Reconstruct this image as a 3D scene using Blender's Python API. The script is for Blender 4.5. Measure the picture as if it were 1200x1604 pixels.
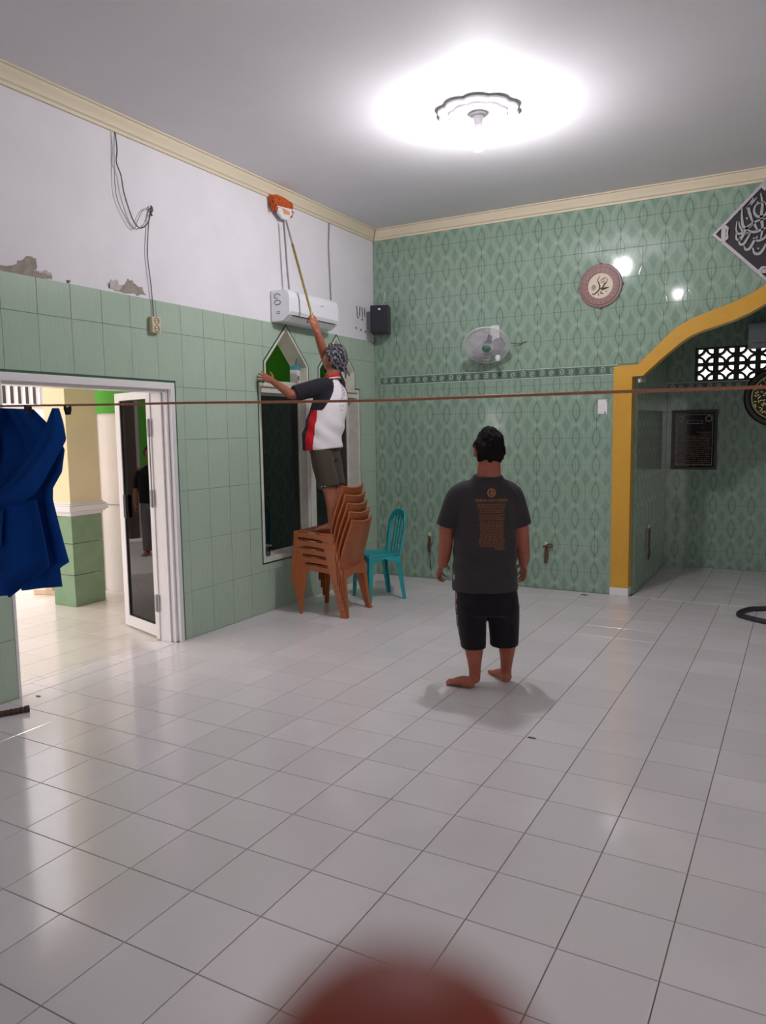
import bpy, bmesh, math, random
from mathutils import Vector, Matrix, noise
random.seed(7)
for o in list(bpy.data.objects): bpy.data.objects.remove(o)
SC = bpy.context.scene
COL = SC.collection
V = Vector
PI = math.pi

# ------------------------------------------------------------------ camera, sky, exposure
XL, YB, YR, H = -4.197, 7.424, 9.30, 3.765      # left wall, back wall, recess back wall, ceiling
CAM = V((0.0, 0.0, 1.6134))
cam = bpy.data.cameras.new('camera'); camo = bpy.data.objects.new('camera', cam); COL.objects.link(camo)
cam.sensor_fit = 'VERTICAL'; cam.sensor_height = 36.0; cam.sensor_width = 36.0
cam.lens = 1190.19 / 1604 * 36.0
cam.clip_start = 0.004; cam.clip_end = 200
cam.dof.use_dof = True; cam.dof.focus_distance = 6.0; cam.dof.aperture_fstop = cam.lens / 3.6
_yaw, _pit, _rol = -0.506467, 0.106413, -0.014048
CF = V((math.sin(_yaw)*math.cos(_pit), math.cos(_yaw)*math.cos(_pit), -math.sin(_pit)))
_r = V((math.cos(_yaw), -math.sin(_yaw), 0)); _u = _r.cross(CF)
CR = _r*math.cos(_rol) + _u*math.sin(_rol); CU = -_r*math.sin(_rol) + _u*math.cos(_rol)
mw = Matrix((CR, CU, -CF)).transposed().to_4x4(); mw.translation = CAM
camo.matrix_world = mw
SC.camera = camo

w = bpy.data.worlds.new('overcast_sky'); SC.world = w; w.use_nodes = True
bg = w.node_tree.nodes['Background']; bg.inputs[0].default_value = (1.0, 0.945, 0.94, 1); bg.inputs[1].default_value = 2.9
SC.view_settings.view_transform = 'Standard'; SC.view_settings.look = 'None'
SC.view_settings.gamma = 1.0; SC.view_settings.exposure = -0.10; SC.view_settings.use_curve_mapping = False
LAMP = V((-2.03, 5.07, 3.55)); LAMP2 = V((-1.73, 2.62, 3.55))
LAMP_STRENGTH, LAMP2_STRENGTH = 770.0, 85.0
LAMP_COLOR = (1.0, 0.97, 1.0)

# ------------------------------------------------------------------ helpers
def lin(c):
    return tuple(((x/255)/12.92 if x/255 <= .04045 else ((x/255+.055)/1.055)**2.4) for x in c)

class NT:
    """small node-tree writer"""
    def __init__(s, name):
        s.m = bpy.data.materials.new(name); s.m.use_nodes = True
        s.t = s.m.node_tree; s.n = s.t.nodes; s.b = s.n['Principled BSDF']
    def N(s, kind, **kw):
        n = s.n.new(kind)
        for k, v in kw.items(): setattr(n, k, v)
        return n
    def L(s, a, b): s.t.links.new(a, b)
    def val(s, x, sock):
        if hasattr(x, 'links'): s.L(x, sock)
        else: sock.default_value = x
    def math(s, op, a, b=0.0, c=0.0):
        n = s.N('ShaderNodeMath', operation=op)
        for i, x in enumerate((a, b, c)): s.val(x, n.inputs[i])
        return n.outputs[0]
    def mix(s, fac, a, b):
        n = s.N('ShaderNodeMix', data_type='RGBA'); s.val(fac, n.inputs[0])
        for x, k in ((a, 6), (b, 7)):
            if hasattr(x, 'links'): s.L(x, n.inputs[k])
            else: n.inputs[k].default_value = (*x[:3], 1)
        return n.outputs[2]
    def pos(s):
        g = s.N('ShaderNodeNewGeometry'); return g.outputs['Position']
    def obj(s):
        return s.N('ShaderNodeTexCoord').outputs['Object']
    def xyz(s, v):
        n = s.N('ShaderNodeSeparateXYZ'); s.L(v, n.inputs[0]); return n.outputs
    def comb(s, x, y, z):
        n = s.N('ShaderNodeCombineXYZ')
        for i, a in enumerate((x, y, z)): s.val(a, n.inputs[i])
        return n.outputs[0]
    def noise(s, v, scale, detail=3, rough=.5):
        n = s.N('ShaderNodeTexNoise'); s.L(v, n.inputs['Vector']); n.inputs['Scale'].default_value = scale
        n.inputs['Detail'].default_value = detail; n.inputs['Roughness'].default_value = rough
        return n.outputs['Fac']
    def ramp(s, f, stops):
        n = s.N('ShaderNodeValToRGB'); s.L(f, n.inputs[0]); e = n.color_ramp.elements
        while len(e) < len(stops): e.new(.5)
        for el, (p, c) in zip(e, stops): el.position = p; el.color = (*c[:3], 1)
        return n.outputs[0]
    def smooth(s, x, a, b):
        n = s.N('ShaderNodeMapRange', interpolation_type='SMOOTHSTEP'); s.val(x, n.inputs[0])
        n.inputs[1].default_value = a; n.inputs[2].default_value = b
        return n.outputs[0]
    def bump(s, h, strength=.3, dist=.01):
        n = s.N('ShaderNodeBump'); n.inputs['Strength'].default_value = strength; n.inputs['Distance'].default_value = dist
        s.L(h, n.inputs['Height']); s.L(n.outputs[0], s.b.inputs['Normal'])
    def col(s, c): s.val(c if hasattr(c, 'links') else (*c[:3], 1), s.b.inputs['Base Color'])
    def set(s, **kw):
        for k, v in kw.items(): s.val(v, s.b.inputs[k.replace('_', ' ')])

def mat(name, c, rough=.5, metal=0.0, var=.06, scale=30, spec=.5, **kw):
    """plain procedural material: a colour with slight mottling"""
    t = NT(name)
    n = t.noise(t.obj(), scale)
    c = lin(c)
    t.col(t.ramp(n, [(.25, tuple(x*(1-var) for x in c)), (.75, tuple(min(1, x*(1+var)) for x in c))]))
    t.set(Roughness=rough, Metallic=metal, Specular_IOR_Level=spec, **kw)
    return t.m

class MB:
    """mesh collector"""
    def __init__(s): s.v = []; s.f = []; s.mi = []
    def add(s, vs, fs, m=0, M=None):
        k = len(s.v)
        s.v += [tuple(M @ V(p)) if M is not None else tuple(p) for p in vs]
        s.f += [tuple(i+k for i in f) for f in fs]; s.mi += [m]*len(fs)
        return s
    def box(s, lo, hi, m=0, M=None):
        (a, b, c), (d, e, g) = lo, hi
        return s.add([(a,b,c),(d,b,c),(d,e,c),(a,e,c),(a,b,g),(d,b,g),(d,e,g),(a,e,g)],
                     [(0,3,2,1),(4,5,6,7),(0,1,5,4),(1,2,6,5),(2,3,7,6),(3,0,4,7)], m, M)
    def prism(s, poly, fn, d0, d1, m=0):
        """2-D polygon (a,b) swept from depth d0 to d1 through fn(a,b,d)"""
        n = len(poly)
        return s.add([fn(a, b, d0) for a, b in poly] + [fn(a, b, d1) for a, b in poly],
                     [tuple(range(n))[::-1], tuple(range(n, 2*n))] + [(i, (i+1) % n, n+(i+1) % n, n+i) for i in range(n)], m)
    def ribbon(s, outer, inner, fn, d0, d1, m=0, closed=False):
        """band between two polylines of equal length, swept in depth"""
        n = len(outer); r = range(n if closed else n-1)
        vs = [fn(*p, d) for d in (d0, d1) for ln in (outer, inner) for p in ln]
        fs = []
        for i in r:
            j = (i+1) % n
            fs += [(i, j, n+j, n+i), (2*n+i, 3*n+i, 3*n+j, 2*n+j), (i, 2*n+i, 2*n+j, j), (n+i, n+j, 3*n+j, 3*n+i)]
        if not closed: fs += [(0, n, 3*n, 2*n), (n-1, 3*n-1, 4*n-1, 2*n-1)]
        return s.add(vs, fs, m)
    def rings(s, rings, m=0, cap=True, closed=False, M=None):
        n = len(rings[0]); vs = [p for r in rings for p in r]; fs = []
        k = len(rings)
        for i in range(k if closed else k-1):
            for j in range(n):
                a, b = i*n+j, i*n+(j+1) % n; c, d = ((i+1) % k)*n+(j+1) % n, ((i+1) % k)*n+j
                fs.append((a, b, c, d))
        if cap and not closed: fs += [tuple(range(n))[::-1], tuple(range((k-1)*n, k*n))]
        return s.add(vs, fs, m, M)
    def tube(s, pts, r, n=8, m=0, closed=False):
        pts = [V(p) for p in pts]; k = len(pts); out = []
        up = V((0.3, 0.5, 0.8)).normalized(); prev = None
        for i, p in enumerate(pts):
            a = pts[(i-1) % k] if (closed or i) else p; b = pts[(i+1) % k] if (closed or i < k-1) else p
            t = (b-a).normalized()
            u = (prev if prev is not None else up); u = u - t*u.dot(t)
            if u.length < 1e-4: u = t.orthogonal()
            u.normalize(); prev = u; q = t.cross(u)
            rr = r[i] if isinstance(r, (list, tuple)) else r
            out.append([p+(u*math.cos(2*PI*j/n)+q*math.sin(2*PI*j/n))*rr for j in range(n)])
        return s.rings(out, m, closed=closed)
    def lathe(s, prof, M=None, n=32, m=0):
        """profile of (r,z) about Z"""
        return s.rings([[(max(r, 1e-4)*math.cos(2*PI*j/n), max(r, 1e-4)*math.sin(2*PI*j/n), z) for j in range(n)] for r, z in prof], m, M=M)
    def ball(s, c, r, n=12, m=0, M=None):
        c = V(c); r = (r, r, r) if not isinstance(r, (tuple, list)) else r
        return s.rings([[c+V((r[0]*math.sin(t)*math.cos(2*PI*j/n), r[1]*math.sin(t)*math.sin(2*PI*j/n), r[2]*math.cos(t))) for j in range(n)]
                        for t in [max(.02, min(PI-.02, PI*i/(n//2+2))) for i in range(n//2+3)]], m, M=M)
    def mesh(s, name, mats=(), smooth=None, fix=True):
        me = bpy.data.meshes.new(name); me.from_pydata(s.v, [], s.f)
        for x in mats: me.materials.append(x)
        if len(mats) > 1: me.polygons.foreach_set('material_index', s.mi)
        if fix:
            b = bmesh.new(); b.from_mesh(me); bmesh.ops.recalc_face_normals(b, faces=b.faces); b.to_mesh(me); b.free()
        if smooth is not None:
            me.polygons.foreach_set('use_smooth', [True]*len(me.polygons)); me.set_sharp_from_angle(angle=math.radians(smooth))
        me.update(); return me
    def build(s, name, mats, parent=None, smooth=None, bevel=0, seg=2, fix=True, inv=False):
        if not isinstance(mats, (list, tuple)): mats = [mats]
        o = bpy.data.objects.new(name, s.mesh(name, mats, smooth, fix)); COL.objects.link(o)
        if parent is not None:
            o.parent = parent
            if inv: o.matrix_parent_inverse = parent.matrix_basis.inverted()
        if bevel:
            b = o.modifiers.new('bevel', 'BEVEL'); b.width = bevel; b.segments = seg; b.limit_method = 'ANGLE'; b.angle_limit = math.radians(40)
        return o

def tag(o, label=None, cat=None, group=None, kind=None):
    if label: o['label'] = label
    if cat: o['category'] = cat
    if group: o['group'] = group
    if kind: o['kind'] = kind
    return o
def empty(name, loc=(0, 0, 0), rz=0):
    o = bpy.data.objects.new(name, None); COL.objects.link(o); o.location = loc; o.rotation_euler = (0, 0, rz)
    o.empty_display_size = .05
    return o
def thing(name, label, cat, loc=(0, 0, 0), rz=0, group=None, kind=None):
    return tag(empty(name, loc, rz), label, cat, group, kind)
def copy_tree(o, parent=None):
    c = o.copy(); COL.objects.link(c); c.parent = parent
    for ch in list(o.children): copy_tree(ch, c)
    return c

# 2-D polygon cutting, for tiles and walls with openings
def area(p): return abs(sum(p[i][0]*p[(i+1) % len(p)][1]-p[(i+1) % len(p)][0]*p[i][1] for i in range(len(p))))/2
def half(p, a, b, keep):
    """part of convex p on the left (keep=1) or right (keep=-1) of line a->b"""
    out = []; n = len(p)
    sd = [keep*((b[0]-a[0])*(q[1]-a[1])-(b[1]-a[1])*(q[0]-a[0])) for q in p]
    for i in range(n):
        j = (i+1) % n
        if sd[i] >= 0: out.append(p[i])
        if sd[i]*sd[j] < 0:
            t = sd[i]/(sd[i]-sd[j]); out.append((p[i][0]+t*(p[j][0]-p[i][0]), p[i][1]+t*(p[j][1]-p[i][1])))
    return out if len(out) > 2 and area(out) > 1e-7 else None
def minus(polys, hole):
    """convex polygons minus a convex, counter-clockwise hole"""
    out = []
    x0, x1 = min(q[0] for q in hole), max(q[0] for q in hole); y0, y1 = min(q[1] for q in hole), max(q[1] for q in hole)
    for p in polys:
        if max(q[0] for q in p) <= x0 or min(q[0] for q in p) >= x1 or max(q[1] for q in p) <= y0 or min(q[1] for q in p) >= y1:
            out.append(p); continue
        rest = p
        for i in range(len(hole)):
            o = half(rest, hole[i], hole[(i+1) % len(hole)], -1)
            if o: out.append(o)
            rest = half(rest, hole[i], hole[(i+1) % len(hole)], 1)
            if not rest: break
    return out
def rect(a0, b0, a1, b1): return [(a0, b0), (a1, b0), (a1, b1), (a0, b1)]
def tile_mesh(name, w2, h2, fn0, m, t=.007, ch=.0012):
    """one tile with chamfered edges, about its own centre; fn0(a,b,d) is the wall's axes"""
    b = MB(); R = lambda k, d: [fn0(sa*(w2-k), sb*(h2-k), d) for sa, sb in ((-1, -1), (1, -1), (1, 1), (-1, 1))]
    b.rings([R(0, -t), R(0, -ch), R(ch, 0)])
    return b.mesh(name, [m])
def tiles(parent, fn, cols, rows, holes, m, single, name='tile', gap=.0035, t=.007):
    """tiles between the joint lines cols x rows, cut round the holes; single(a,b): an object of its own, else joined"""
    o0 = V(fn(0, 0, 0)); fn0 = lambda a, b, d: tuple(V(fn(a, b, d))-o0)
    cache = {}; rest = MB()
    for i in range(len(cols)-1):
        for j in range(len(rows)-1):
            a0, a1, b0, b1 = cols[i]+gap/2, cols[i+1]-gap/2, rows[j]+gap/2, rows[j+1]-gap/2
            if a1-a0 < .006 or b1-b0 < .006: continue
            full = rect(a0, b0, a1, b1); ps = [full]
            for h in holes: ps = minus(ps, h)
            ar = sum(area(p) for p in ps)
            if ar < 3e-4: continue
            ca, cb = (a0+a1)/2, (b0+b1)/2
            whole = ar > area(full)*.999
            if not single(ca, cb):
                for p in ps: rest.prism(p, fn, -t, 0)
                continue
            if whole:
                k = (round(a1-a0, 4), round(b1-b0, 4))
                if k not in cache: cache[k] = tile_mesh(name, k[0]/2, k[1]/2, fn0, m, t)
                o = bpy.data.objects.new(name, cache[k]); o.location = fn(ca, cb, 0); COL.objects.link(o); o.parent = parent
            else:
                b = MB()
                for p in ps: b.prism(p, fn, -t, 0)
                b.build(name, m, parent)
    if rest.v: tag(rest.build(name+'_rest', m, parent), kind='stuff')
def steps(a, b, start, pitch):
    """joint lines at start + k*pitch inside (a,b), with the two ends"""
    k = math.ceil((a-start)/pitch+1e-6); out = [a]
    while start+k*pitch < b-1e-6: out.append(start+k*pitch); k += 1
    return out+[b]
fL = lambda a, b, d: (XL+d, a, b)          # left wall: a = y, b = z
fB = lambda a, b, d: (a, YB-d, b)          # back wall: a = x, b = z
fR = lambda a, b, d: (a, YR-d, b)          # recess back wall
fS = lambda a, b, d: (-1.40+d, a, b)       # recess side wall
fF = lambda a, b, d: (a, b, d)             # floor

# ------------------------------------------------------------------ materials
def floor_material(name, ox, oy, s, base=(.74, .69, .71), rough=.13):
    t = NT(name); p = t.pos(); x, y, z = t.xyz(p)
    ix = t.math('FLOOR', t.math('DIVIDE', t.math('SUBTRACT', x, ox), s)); iy = t.math('FLOOR', t.math('DIVIDE', t.math('SUBTRACT', y, oy), s))
    wn = t.N('ShaderNodeTexWhiteNoise', noise_dimensions='2D'); t.L(t.comb(ix, iy, 0.0), wn.inputs['Vector'])
    base_n = t.noise(p, 1.4, 4, .6)
    c = t.mix(t.math('MULTIPLY', wn.outputs['Value'], .9), tuple(v*.93 for v in base), tuple(min(1, v*1.07) for v in base))
    c = t.mix(t.smooth(base_n, .35, .75), c, tuple(v*.93 for v in base))
    specks = t.smooth(t.noise(p, 90, 2, .5), .74, .80)
    c = t.mix(t.math('MULTIPLY', specks, .25), c, (.35, .33, .31))
    t.col(c); t.set(Roughness=t.math('MULTIPLY_ADD', base_n, .10, rough-.05), Specular_IOR_Level=.55)
    t.bump(t.noise(p, 9, 2, .5), .035, .01)
    return t.m

def oval_tile_material():
    """green wall tile printed with rows of pointed ovals inside pale ellipses"""
    t = NT('oval_tile_glaze'); p = t.pos(); x, y, z = t.xyz(p)
    up = t.math('GREATER_THAN', z, 2.16)
    z0 = t.math('MULTIPLY_ADD', up, 2.4685-1.7796, 1.7796)
    fu = t.math('SUBTRACT', t.math('FRACT', t.math('ADD', t.math('DIVIDE', t.math('ADD', t.math('ADD', x, y), 4.1159-7.424), .19640), 40.5)), .5)
    fv = t.math('SUBTRACT', t.math('FRACT', t.math('ADD', t.math('DIVIDE', t.math('SUBTRACT', z, z0), .26352), 40.5)), .5)
    wob = t.math('MULTIPLY', t.math('SUBTRACT', t.noise(p, 25, 2), .5), .02)
    au = t.math('ADD', t.math('ABSOLUTE', fu), wob); av = t.math('ABSOLUTE', fv)
    lens = t.math('MULTIPLY', t.math('SUBTRACT', 1.0, t.math('POWER', t.math('DIVIDE', av, .375), 2.0)), .175)
    dl = t.math('SUBTRACT', au, lens)
    ring = t.math('SUBTRACT', 1.0, t.smooth(t.math('ABSOLUTE', dl), .010, .045))
    ring = t.math('MULTIPLY', ring, t.math('LESS_THAN', av, .385))
    halo = t.math('SUBTRACT', 1.0, t.smooth(t.math('ABSOLUTE', dl), .02, .13))
    ell = t.math('SQRT', t.math('ADD', t.math('POWER', t.math('DIVIDE', au, .43), 2.0), t.math('POWER', t.math('DIVIDE', av, .50), 2.0)))
    pale = t.math('SUBTRACT', 1.0, t.smooth(t.math('ABSOLUTE', t.math('SUBTRACT', ell, 1.0)), .02, .11))
    inside = t.math('SUBTRACT', 1.0, t.smooth(ell, .8, 1.0))
    core = t.math('SUBTRACT', 1.0, t.smooth(au, .0, .06)); core = t.math('MULTIPLY', core, t.math('SUBTRACT', 1.0, t.smooth(av, .1, .34)))
    corner = t.math('MULTIPLY', t.smooth(ell, 1.08, 1.30), t.smooth(t.math('ABSOLUTE', t.math('SUBTRACT', av, .36)), .22, .06))
    wisp = t.math('MULTIPLY', t.smooth(av, .40, .49), t.smooth(au, .34, .10))
    streak = t.noise(t.comb(t.math('MULTIPLY', t.math('ADD', x, y), 40.0), 0.0, t.math('MULTIPLY', z, 6.0)), 1.0, 4, .6)
    mott = t.noise(p, 5.0, 4, .6)
    dark, mid, light = (.222, .320, .247), (.278, .380, .300), (.390, .500, .410)
    c = t.mix(t.smooth(streak, .3, .75), dark, mid)
    c = t.mix(t.math('MULTIPLY', inside, .35), c, mid)
    c = t.mix(t.math('MULTIPLY', corner, .5), c, (.150, .250, .190))
    c = t.mix(t.math('MULTIPLY', core, .40), c, light)
    c = t.mix(t.math('MULTIPLY', wisp, .38), c, light)
    c = t.mix(t.math('MULTIPLY', pale, .27), c, light)
    c = t.mix(t.math('MULTIPLY', halo, .18), c, (.17, .26, .19))
    c = t.mix(t.math('MULTIPLY', ring, .72), c, (.115, .185, .135))
    c = t.mix(t.math('MULTIPLY', t.smooth(mott, .4, .75), .22), c, (.33, .45, .375))
    t.col(c); t.set(Roughness=.075, Specular_IOR_Level=.5)
    t.bump(t.math('ADD', t.math('MULTIPLY', ring, -.6), t.math('MULTIPLY', mott, .3)), .06, .004)
    return t.m

def streak_tile_material():
    """pale green wall tile with fine vertical streaks"""
    t = NT('streaked_tile_glaze'); p = t.pos(); x, y, z = t.xyz(p)
    h = t.math('ADD', x, y)
    s1 = t.noise(t.comb(t.math('MULTIPLY', h, 160.0), 0.0, t.math('MULTIPLY', z, 5.0)), 1.0, 4, .65)
    iy = t.math('FLOOR', t.math('DIVIDE', t.math('SUBTRACT', y, 4.4301), .24902)); iz = t.math('FLOOR', t.math('DIVIDE', t.math('ADD', z, .0245), .39821))
    wn = t.N('ShaderNodeTexWhiteNoise', noise_dimensions='2D'); t.L(t.comb(iy, iz, 0.0), wn.inputs['Vector'])
    fy = t.math('SUBTRACT', t.math('FRACT', t.math('DIVIDE', t.math('SUBTRACT', y, 4.4301), .24902)), .5)
    band = t.math('SUBTRACT', 1.0, t.smooth(t.math('ABSOLUTE', fy), .0, .45))
    c = t.mix(t.smooth(s1, .25, .8), (.35, .445, .362), (.45, .540, .448))
    c = t.mix(t.math('MULTIPLY', band, .30), c, (.395, .505, .375))
    c = t.mix(t.math('MULTIPLY', wn.outputs['Value'], .22), c, (.31, .43, .335))
    t.col(c); t.set(Roughness=.22, Specular_IOR_Level=.5)
    t.bump(s1, .05, .003)
    return t.m

def plaster_material(name, c, var=.04, rough=.75):
    t = NT(name); p = t.pos()
    n = t.noise(p, 2.2, 5, .6); n2 = t.noise(p, 45, 3, .6)
    c1 = t.ramp(n, [(.3, tuple(v*(1-var) for v in c)), (.7, tuple(min(1, v*(1+var)) for v in c))])
    t.col(c1); t.set(Roughness=rough, Specular_IOR_Level=.3); t.bump(n2, .12, .004)
    return t.m

M_FLOOR = floor_material('white_floor_tile', .3112 * -1, 2.1878, .306)
M_TERR = floor_material('terrace_floor_tile', -4.45, 2.0, .306, (.72, .66, .62), .2)
M_GROUT = mat('floor_grout', (132, 124, 122), .8, var=.2, scale=8)
M_WGROUT = mat('wall_grout', (126, 148, 132), .8, var=.15, scale=12)
M_OVAL = oval_tile_material(); M_STREAK = streak_tile_material()
M_PLASTER = plaster_material('white_plaster', (.76, .74, .78))
M_CEIL = plaster_material('ceiling_paint', (.75, .74, .775), .02, .7)
M_CORNICE = plaster_material('cream_cornice_paint', (.72, .63, .47), .04, .5)
M_GOLD = plaster_material('ochre_arch_paint', (.62, .33, .045), .08, .38)
M_WHITE = mat('white_paint', (228, 224, 226), .35, var=.03)
M_PVC = mat('white_frame_coating', (226, 222, 224), .3, var=.02)
M_OFFW = mat('aged_white_paint', (206, 202, 192), .5, var=.08, scale=14)
M_DKGREEN = mat('dark_green_edge', (38, 84, 58), .45, var=.2)
M_GREEN = plaster_material('bright_green_paint', (.085, .36, .035), .10, .6)
M_CREAM = plaster_material('cream_wall_paint', (.80, .68, .44), .05, .6)
M_PINKW = plaster_material('warm_white_wall_paint', (.80, .72, .68), .04, .6)
M_COLTILE = mat('column_green_tile', (122, 150, 118), .14, var=.12, scale=6)
M_BLACK = mat('black_plastic', (26, 26, 30), .45)
M_DARK = mat('dark_slot', (18, 18, 18), .6)
M_GREY = mat('grey_plastic', (150, 150, 152), .4)
M_SILVER = mat('silver_paint', (186, 184, 186), .32, .55, var=.08, scale=60)
M_STEEL = mat('brushed_steel', (170, 168, 160), .3, .9)

def glass_material(name, tint, rough=.02):
    t = NT(name); t.n.remove(t.b)
    out = t.n['Material Output']
    tr = t.N('ShaderNodeBsdfTransparent'); tr.inputs[0].default_value = (*tint, 1)
    gl = t.N('ShaderNodeBsdfGlossy'); gl.inputs['Roughness'].default_value = rough; gl.inputs[0].default_value = (.9, .92, .95, 1)
    fr = t.N('ShaderNodeFresnel'); fr.inputs[0].default_value = 1.5
    mx = t.N('ShaderNodeMixShader'); t.L(t.math('MULTIPLY', fr.outputs[0], 1.25), mx.inputs[0]); t.L(tr.outputs[0], mx.inputs[1]); t.L(gl.outputs[0], mx.inputs[2])
    t.L(mx.outputs[0], out.inputs[0]); return t.m
M_GLASS = glass_material('dark_tinted_glass', (.075, .08, .08))
M_DGLASS = glass_material('smoked_door_glass', (.30, .29, .29))

# ------------------------------------------------------------------ floor
TS = .306
fx0, fy0 = -.3112, 2.1878
floor = tag(MB().box((XL-.15, -3.5, -.12), (3.7, YR+.1, -.005)).build('floor', M_GROUT), 'glossy white tiled floor with thin grey joints', 'floor', kind='structure')
def seen_floor(a, b):
    d = V((a, b, 0))-CAM; z = d.dot(CF)
    if z < .4: return False
    px = 600+1190*d.dot(CR)/z; py = 802-1190*d.dot(CU)/z
    m = 190/z
    return -m < px < 1200+m and py < 1604+m
cols = steps(XL, 3.7, fx0, TS); rows = steps(-3.5, YB-.01, fy0, TS)
tiles(floor, fF, cols, rows, [], M_FLOOR, seen_floor, 'floor_tile')
# floor of the recess: laid separately, its joints do not meet the hall's
tiles(floor, fF, steps(-1.40, .73, -1.16, TS), steps(YB-.005, YR, YB-.005, TS), [], M_FLOOR, seen_floor, 'floor_tile')

# ------------------------------------------------------------------ left wall
door_hole = rect(2.885, -.1, 4.325, 1.995)
win_rect = rect(5.35, .45, 7.075, 2.05)
pents = [[(c-.34, 2.05), (c+.34, 2.05), (c+.34, 2.235), (c, 2.575), (c-.34, 2.235)] for c in (5.78, 6.64)]
lholes = [door_hole, win_rect]+pents
b = MB()
ps = [rect(-3.5, -.1, YB+.2, H+.1)]
for h in lholes: ps = minus(ps, h)
for p in ps: b.prism(p, fL, -.18, -.007)
wall_left = tag(b.build('wall_left', M_PLASTER), 'left wall, white plaster above pale green tiles', 'wall', kind='structure')
b = MB(); b.prism(rect(-3.5, -.0, 2.2, 2.588), fL, -.0075, -.0065)
lc = steps(-3.5, YB, 4.4301, .24902); lr = steps(0, 2.588, -.0245, .39821)
g = MB()
ps = [rect(-3.5, 0, YB, 2.586)]
for h in lholes: ps = minus(ps, h)
for p in ps: g.prism(p, fL, -.008, -.0045)
g.build('grout', M_WGROUT, wall_left)
tiles(wall_left, fL, lc, lr, lholes, M_STREAK, lambda a, b: a > 2.3, 'wall_tile', gap=.0026)
# chipped plaster above the tiles
def blob(pts, seed):
    r = random.Random(seed); out = []
    for i in range(len(pts)):
        (a, b), (c, d) = pts[i], pts[(i+1) % len(pts)]
        for k in range(4):
            t = k/4; out.append((a+(c-a)*t+r.uniform(-.012, .012), b+(d-b)*t+r.uniform(-.010, .010)))
    return out
M_CHIP = mat('bare_cement', (150, 140, 132), .85, var=.22, scale=22)
M_CHIP2 = mat('scraped_plaster', (186, 178, 174), .8, var=.12, scale=30)
def wpoly(pts): return [(y, z) for (x, y, z) in pts]
for k, (pts, m) in enumerate([
    ([(-4.1973, 2.8495, 2.6110), (-4.1973, 3.0340, 2.6293), (-4.1973, 3.1244, 2.6944), (-4.1973, 3.1781, 2.7083), (-4.1973, 3.2070, 2.6753), (-4.1973, 3.1901, 2.6263), (-4.1973, 3.3171, 2.6089), (-4.1973, 3.2504, 2.5823), (-4.1973, 2.8473, 2.5818)], M_CHIP),
    ([(-4.1973, 3.1992, 2.6279), (-4.1973, 3.2916, 2.6437), (-4.1973, 3.3171, 2.6089), (-4.1973, 3.2506, 2.5863)], M_CHIP2),
    ([(-4.1973, 3.7425, 2.6282), (-4.1973, 3.7778, 2.6677), (-4.1973, 3.8333, 2.6681), (-4.1973, 3.8824, 2.6414), (-4.1973, 3.8401, 2.6004), (-4.1973, 3.7625, 2.6015)], M_CHIP2),
    ([(-4.1973, 3.8065, 2.5996), (-4.1973, 3.8769, 2.6448), (-4.1973, 3.9257, 2.6917), (-4.1973, 3.9726, 2.6993), (-4.1973, 3.9766, 2.6692), (-4.1973, 4.0534, 2.6634), (-4.1973, 4.0981, 2.6029), (-4.1973, 3.9780, 2.5989)], M_CHIP),
    ([(-4.1973, 3.4226, 2.6142), (-4.1973, 3.4415, 2.6052), (-4.1973, 3.4308, 2.5915), (-4.1973, 3.4116, 2.5964)], M_CHIP)]):
    c = MB(); c.prism(blob(wpoly(pts), k), fL, -.008, -.0035-.0006*(k % 2)); c.build('plaster_chip', m, wall_left)

# ------------------------------------------------------------------ back wall with the ogee arch
AX = -.335
arch_o = [(-1.598, 0.0), (-1.598, 1.2), (-1.598, 2.183), (-1.383, 2.190), (-1.30, 2.270), (-1.217, 2.351), (-1.135, 2.430), (-1.055, 2.500), (-.95, 2.560), (-.844, 2.600), (-.716, 2.642), (-.588, 2.684), (-.46, 2.738), (AX, 2.812)]
arch_i = [(-1.430, 0.0), (-1.430, 1.2), (-1.430, 2.082), (-1.335, 2.086), (-1.25, 2.165), (-1.159, 2.246), (-1.075, 2.316), (-.998, 2.378), (-.92, 2.424), (-.84, 2.456), (-.71, 2.492), (-.583, 2.530), (-.46, 2.580), (AX, 2.650)]
mirror = lambda l: l+[(2*AX-x, z) for x, z in l[::-1][1:]]
arch_o, arch_i = mirror(arch_o), mirror(arch_i)
mid_arch = [((a[0]+b[0])/2, (a[1]+b[1])/2) for a, b in zip(arch_o, arch_i)]
aholes = []
xs = mid_arch[2:-2]
for (xa, za), (xb, zb) in zip(xs[:-1], xs[1:]):
    if xb-xa > 1e-4: aholes.append([(xa, -.2), (xb, -.2), (xb, zb), (xa, za)])
b = MB(); ps = [rect(XL-.15, -.1, 3.7, H+.1)]
for h in aholes: ps = minus(ps, h)
for p in ps: b.prism(p, fB, -.14, -.007)
wall_back = tag(b.build('wall_back', M_WGROUT), 'back wall of glossy green tiles printed with pointed ovals', 'wall', kind='structure')
def tile_cols(a, b): return steps(a, b, -4.1159, .19640)
seen_b = lambda a, b: a < -.12 and b < 3.7
zb0, zb1 = 2.108, 2.205
tiles(wall_back, fB, tile_cols(XL, 3.7), steps(0, zb0, 1.7796, .26352), aholes, M_OVAL, seen_b, 'wall_tile', gap=.0014)
tiles(wall_back, fB, tile_cols(XL, 3.7), steps(zb1, H-.02, 2.4685, .26352), aholes, M_OVAL, seen_b, 'wall_tile', gap=.0014)
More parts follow.
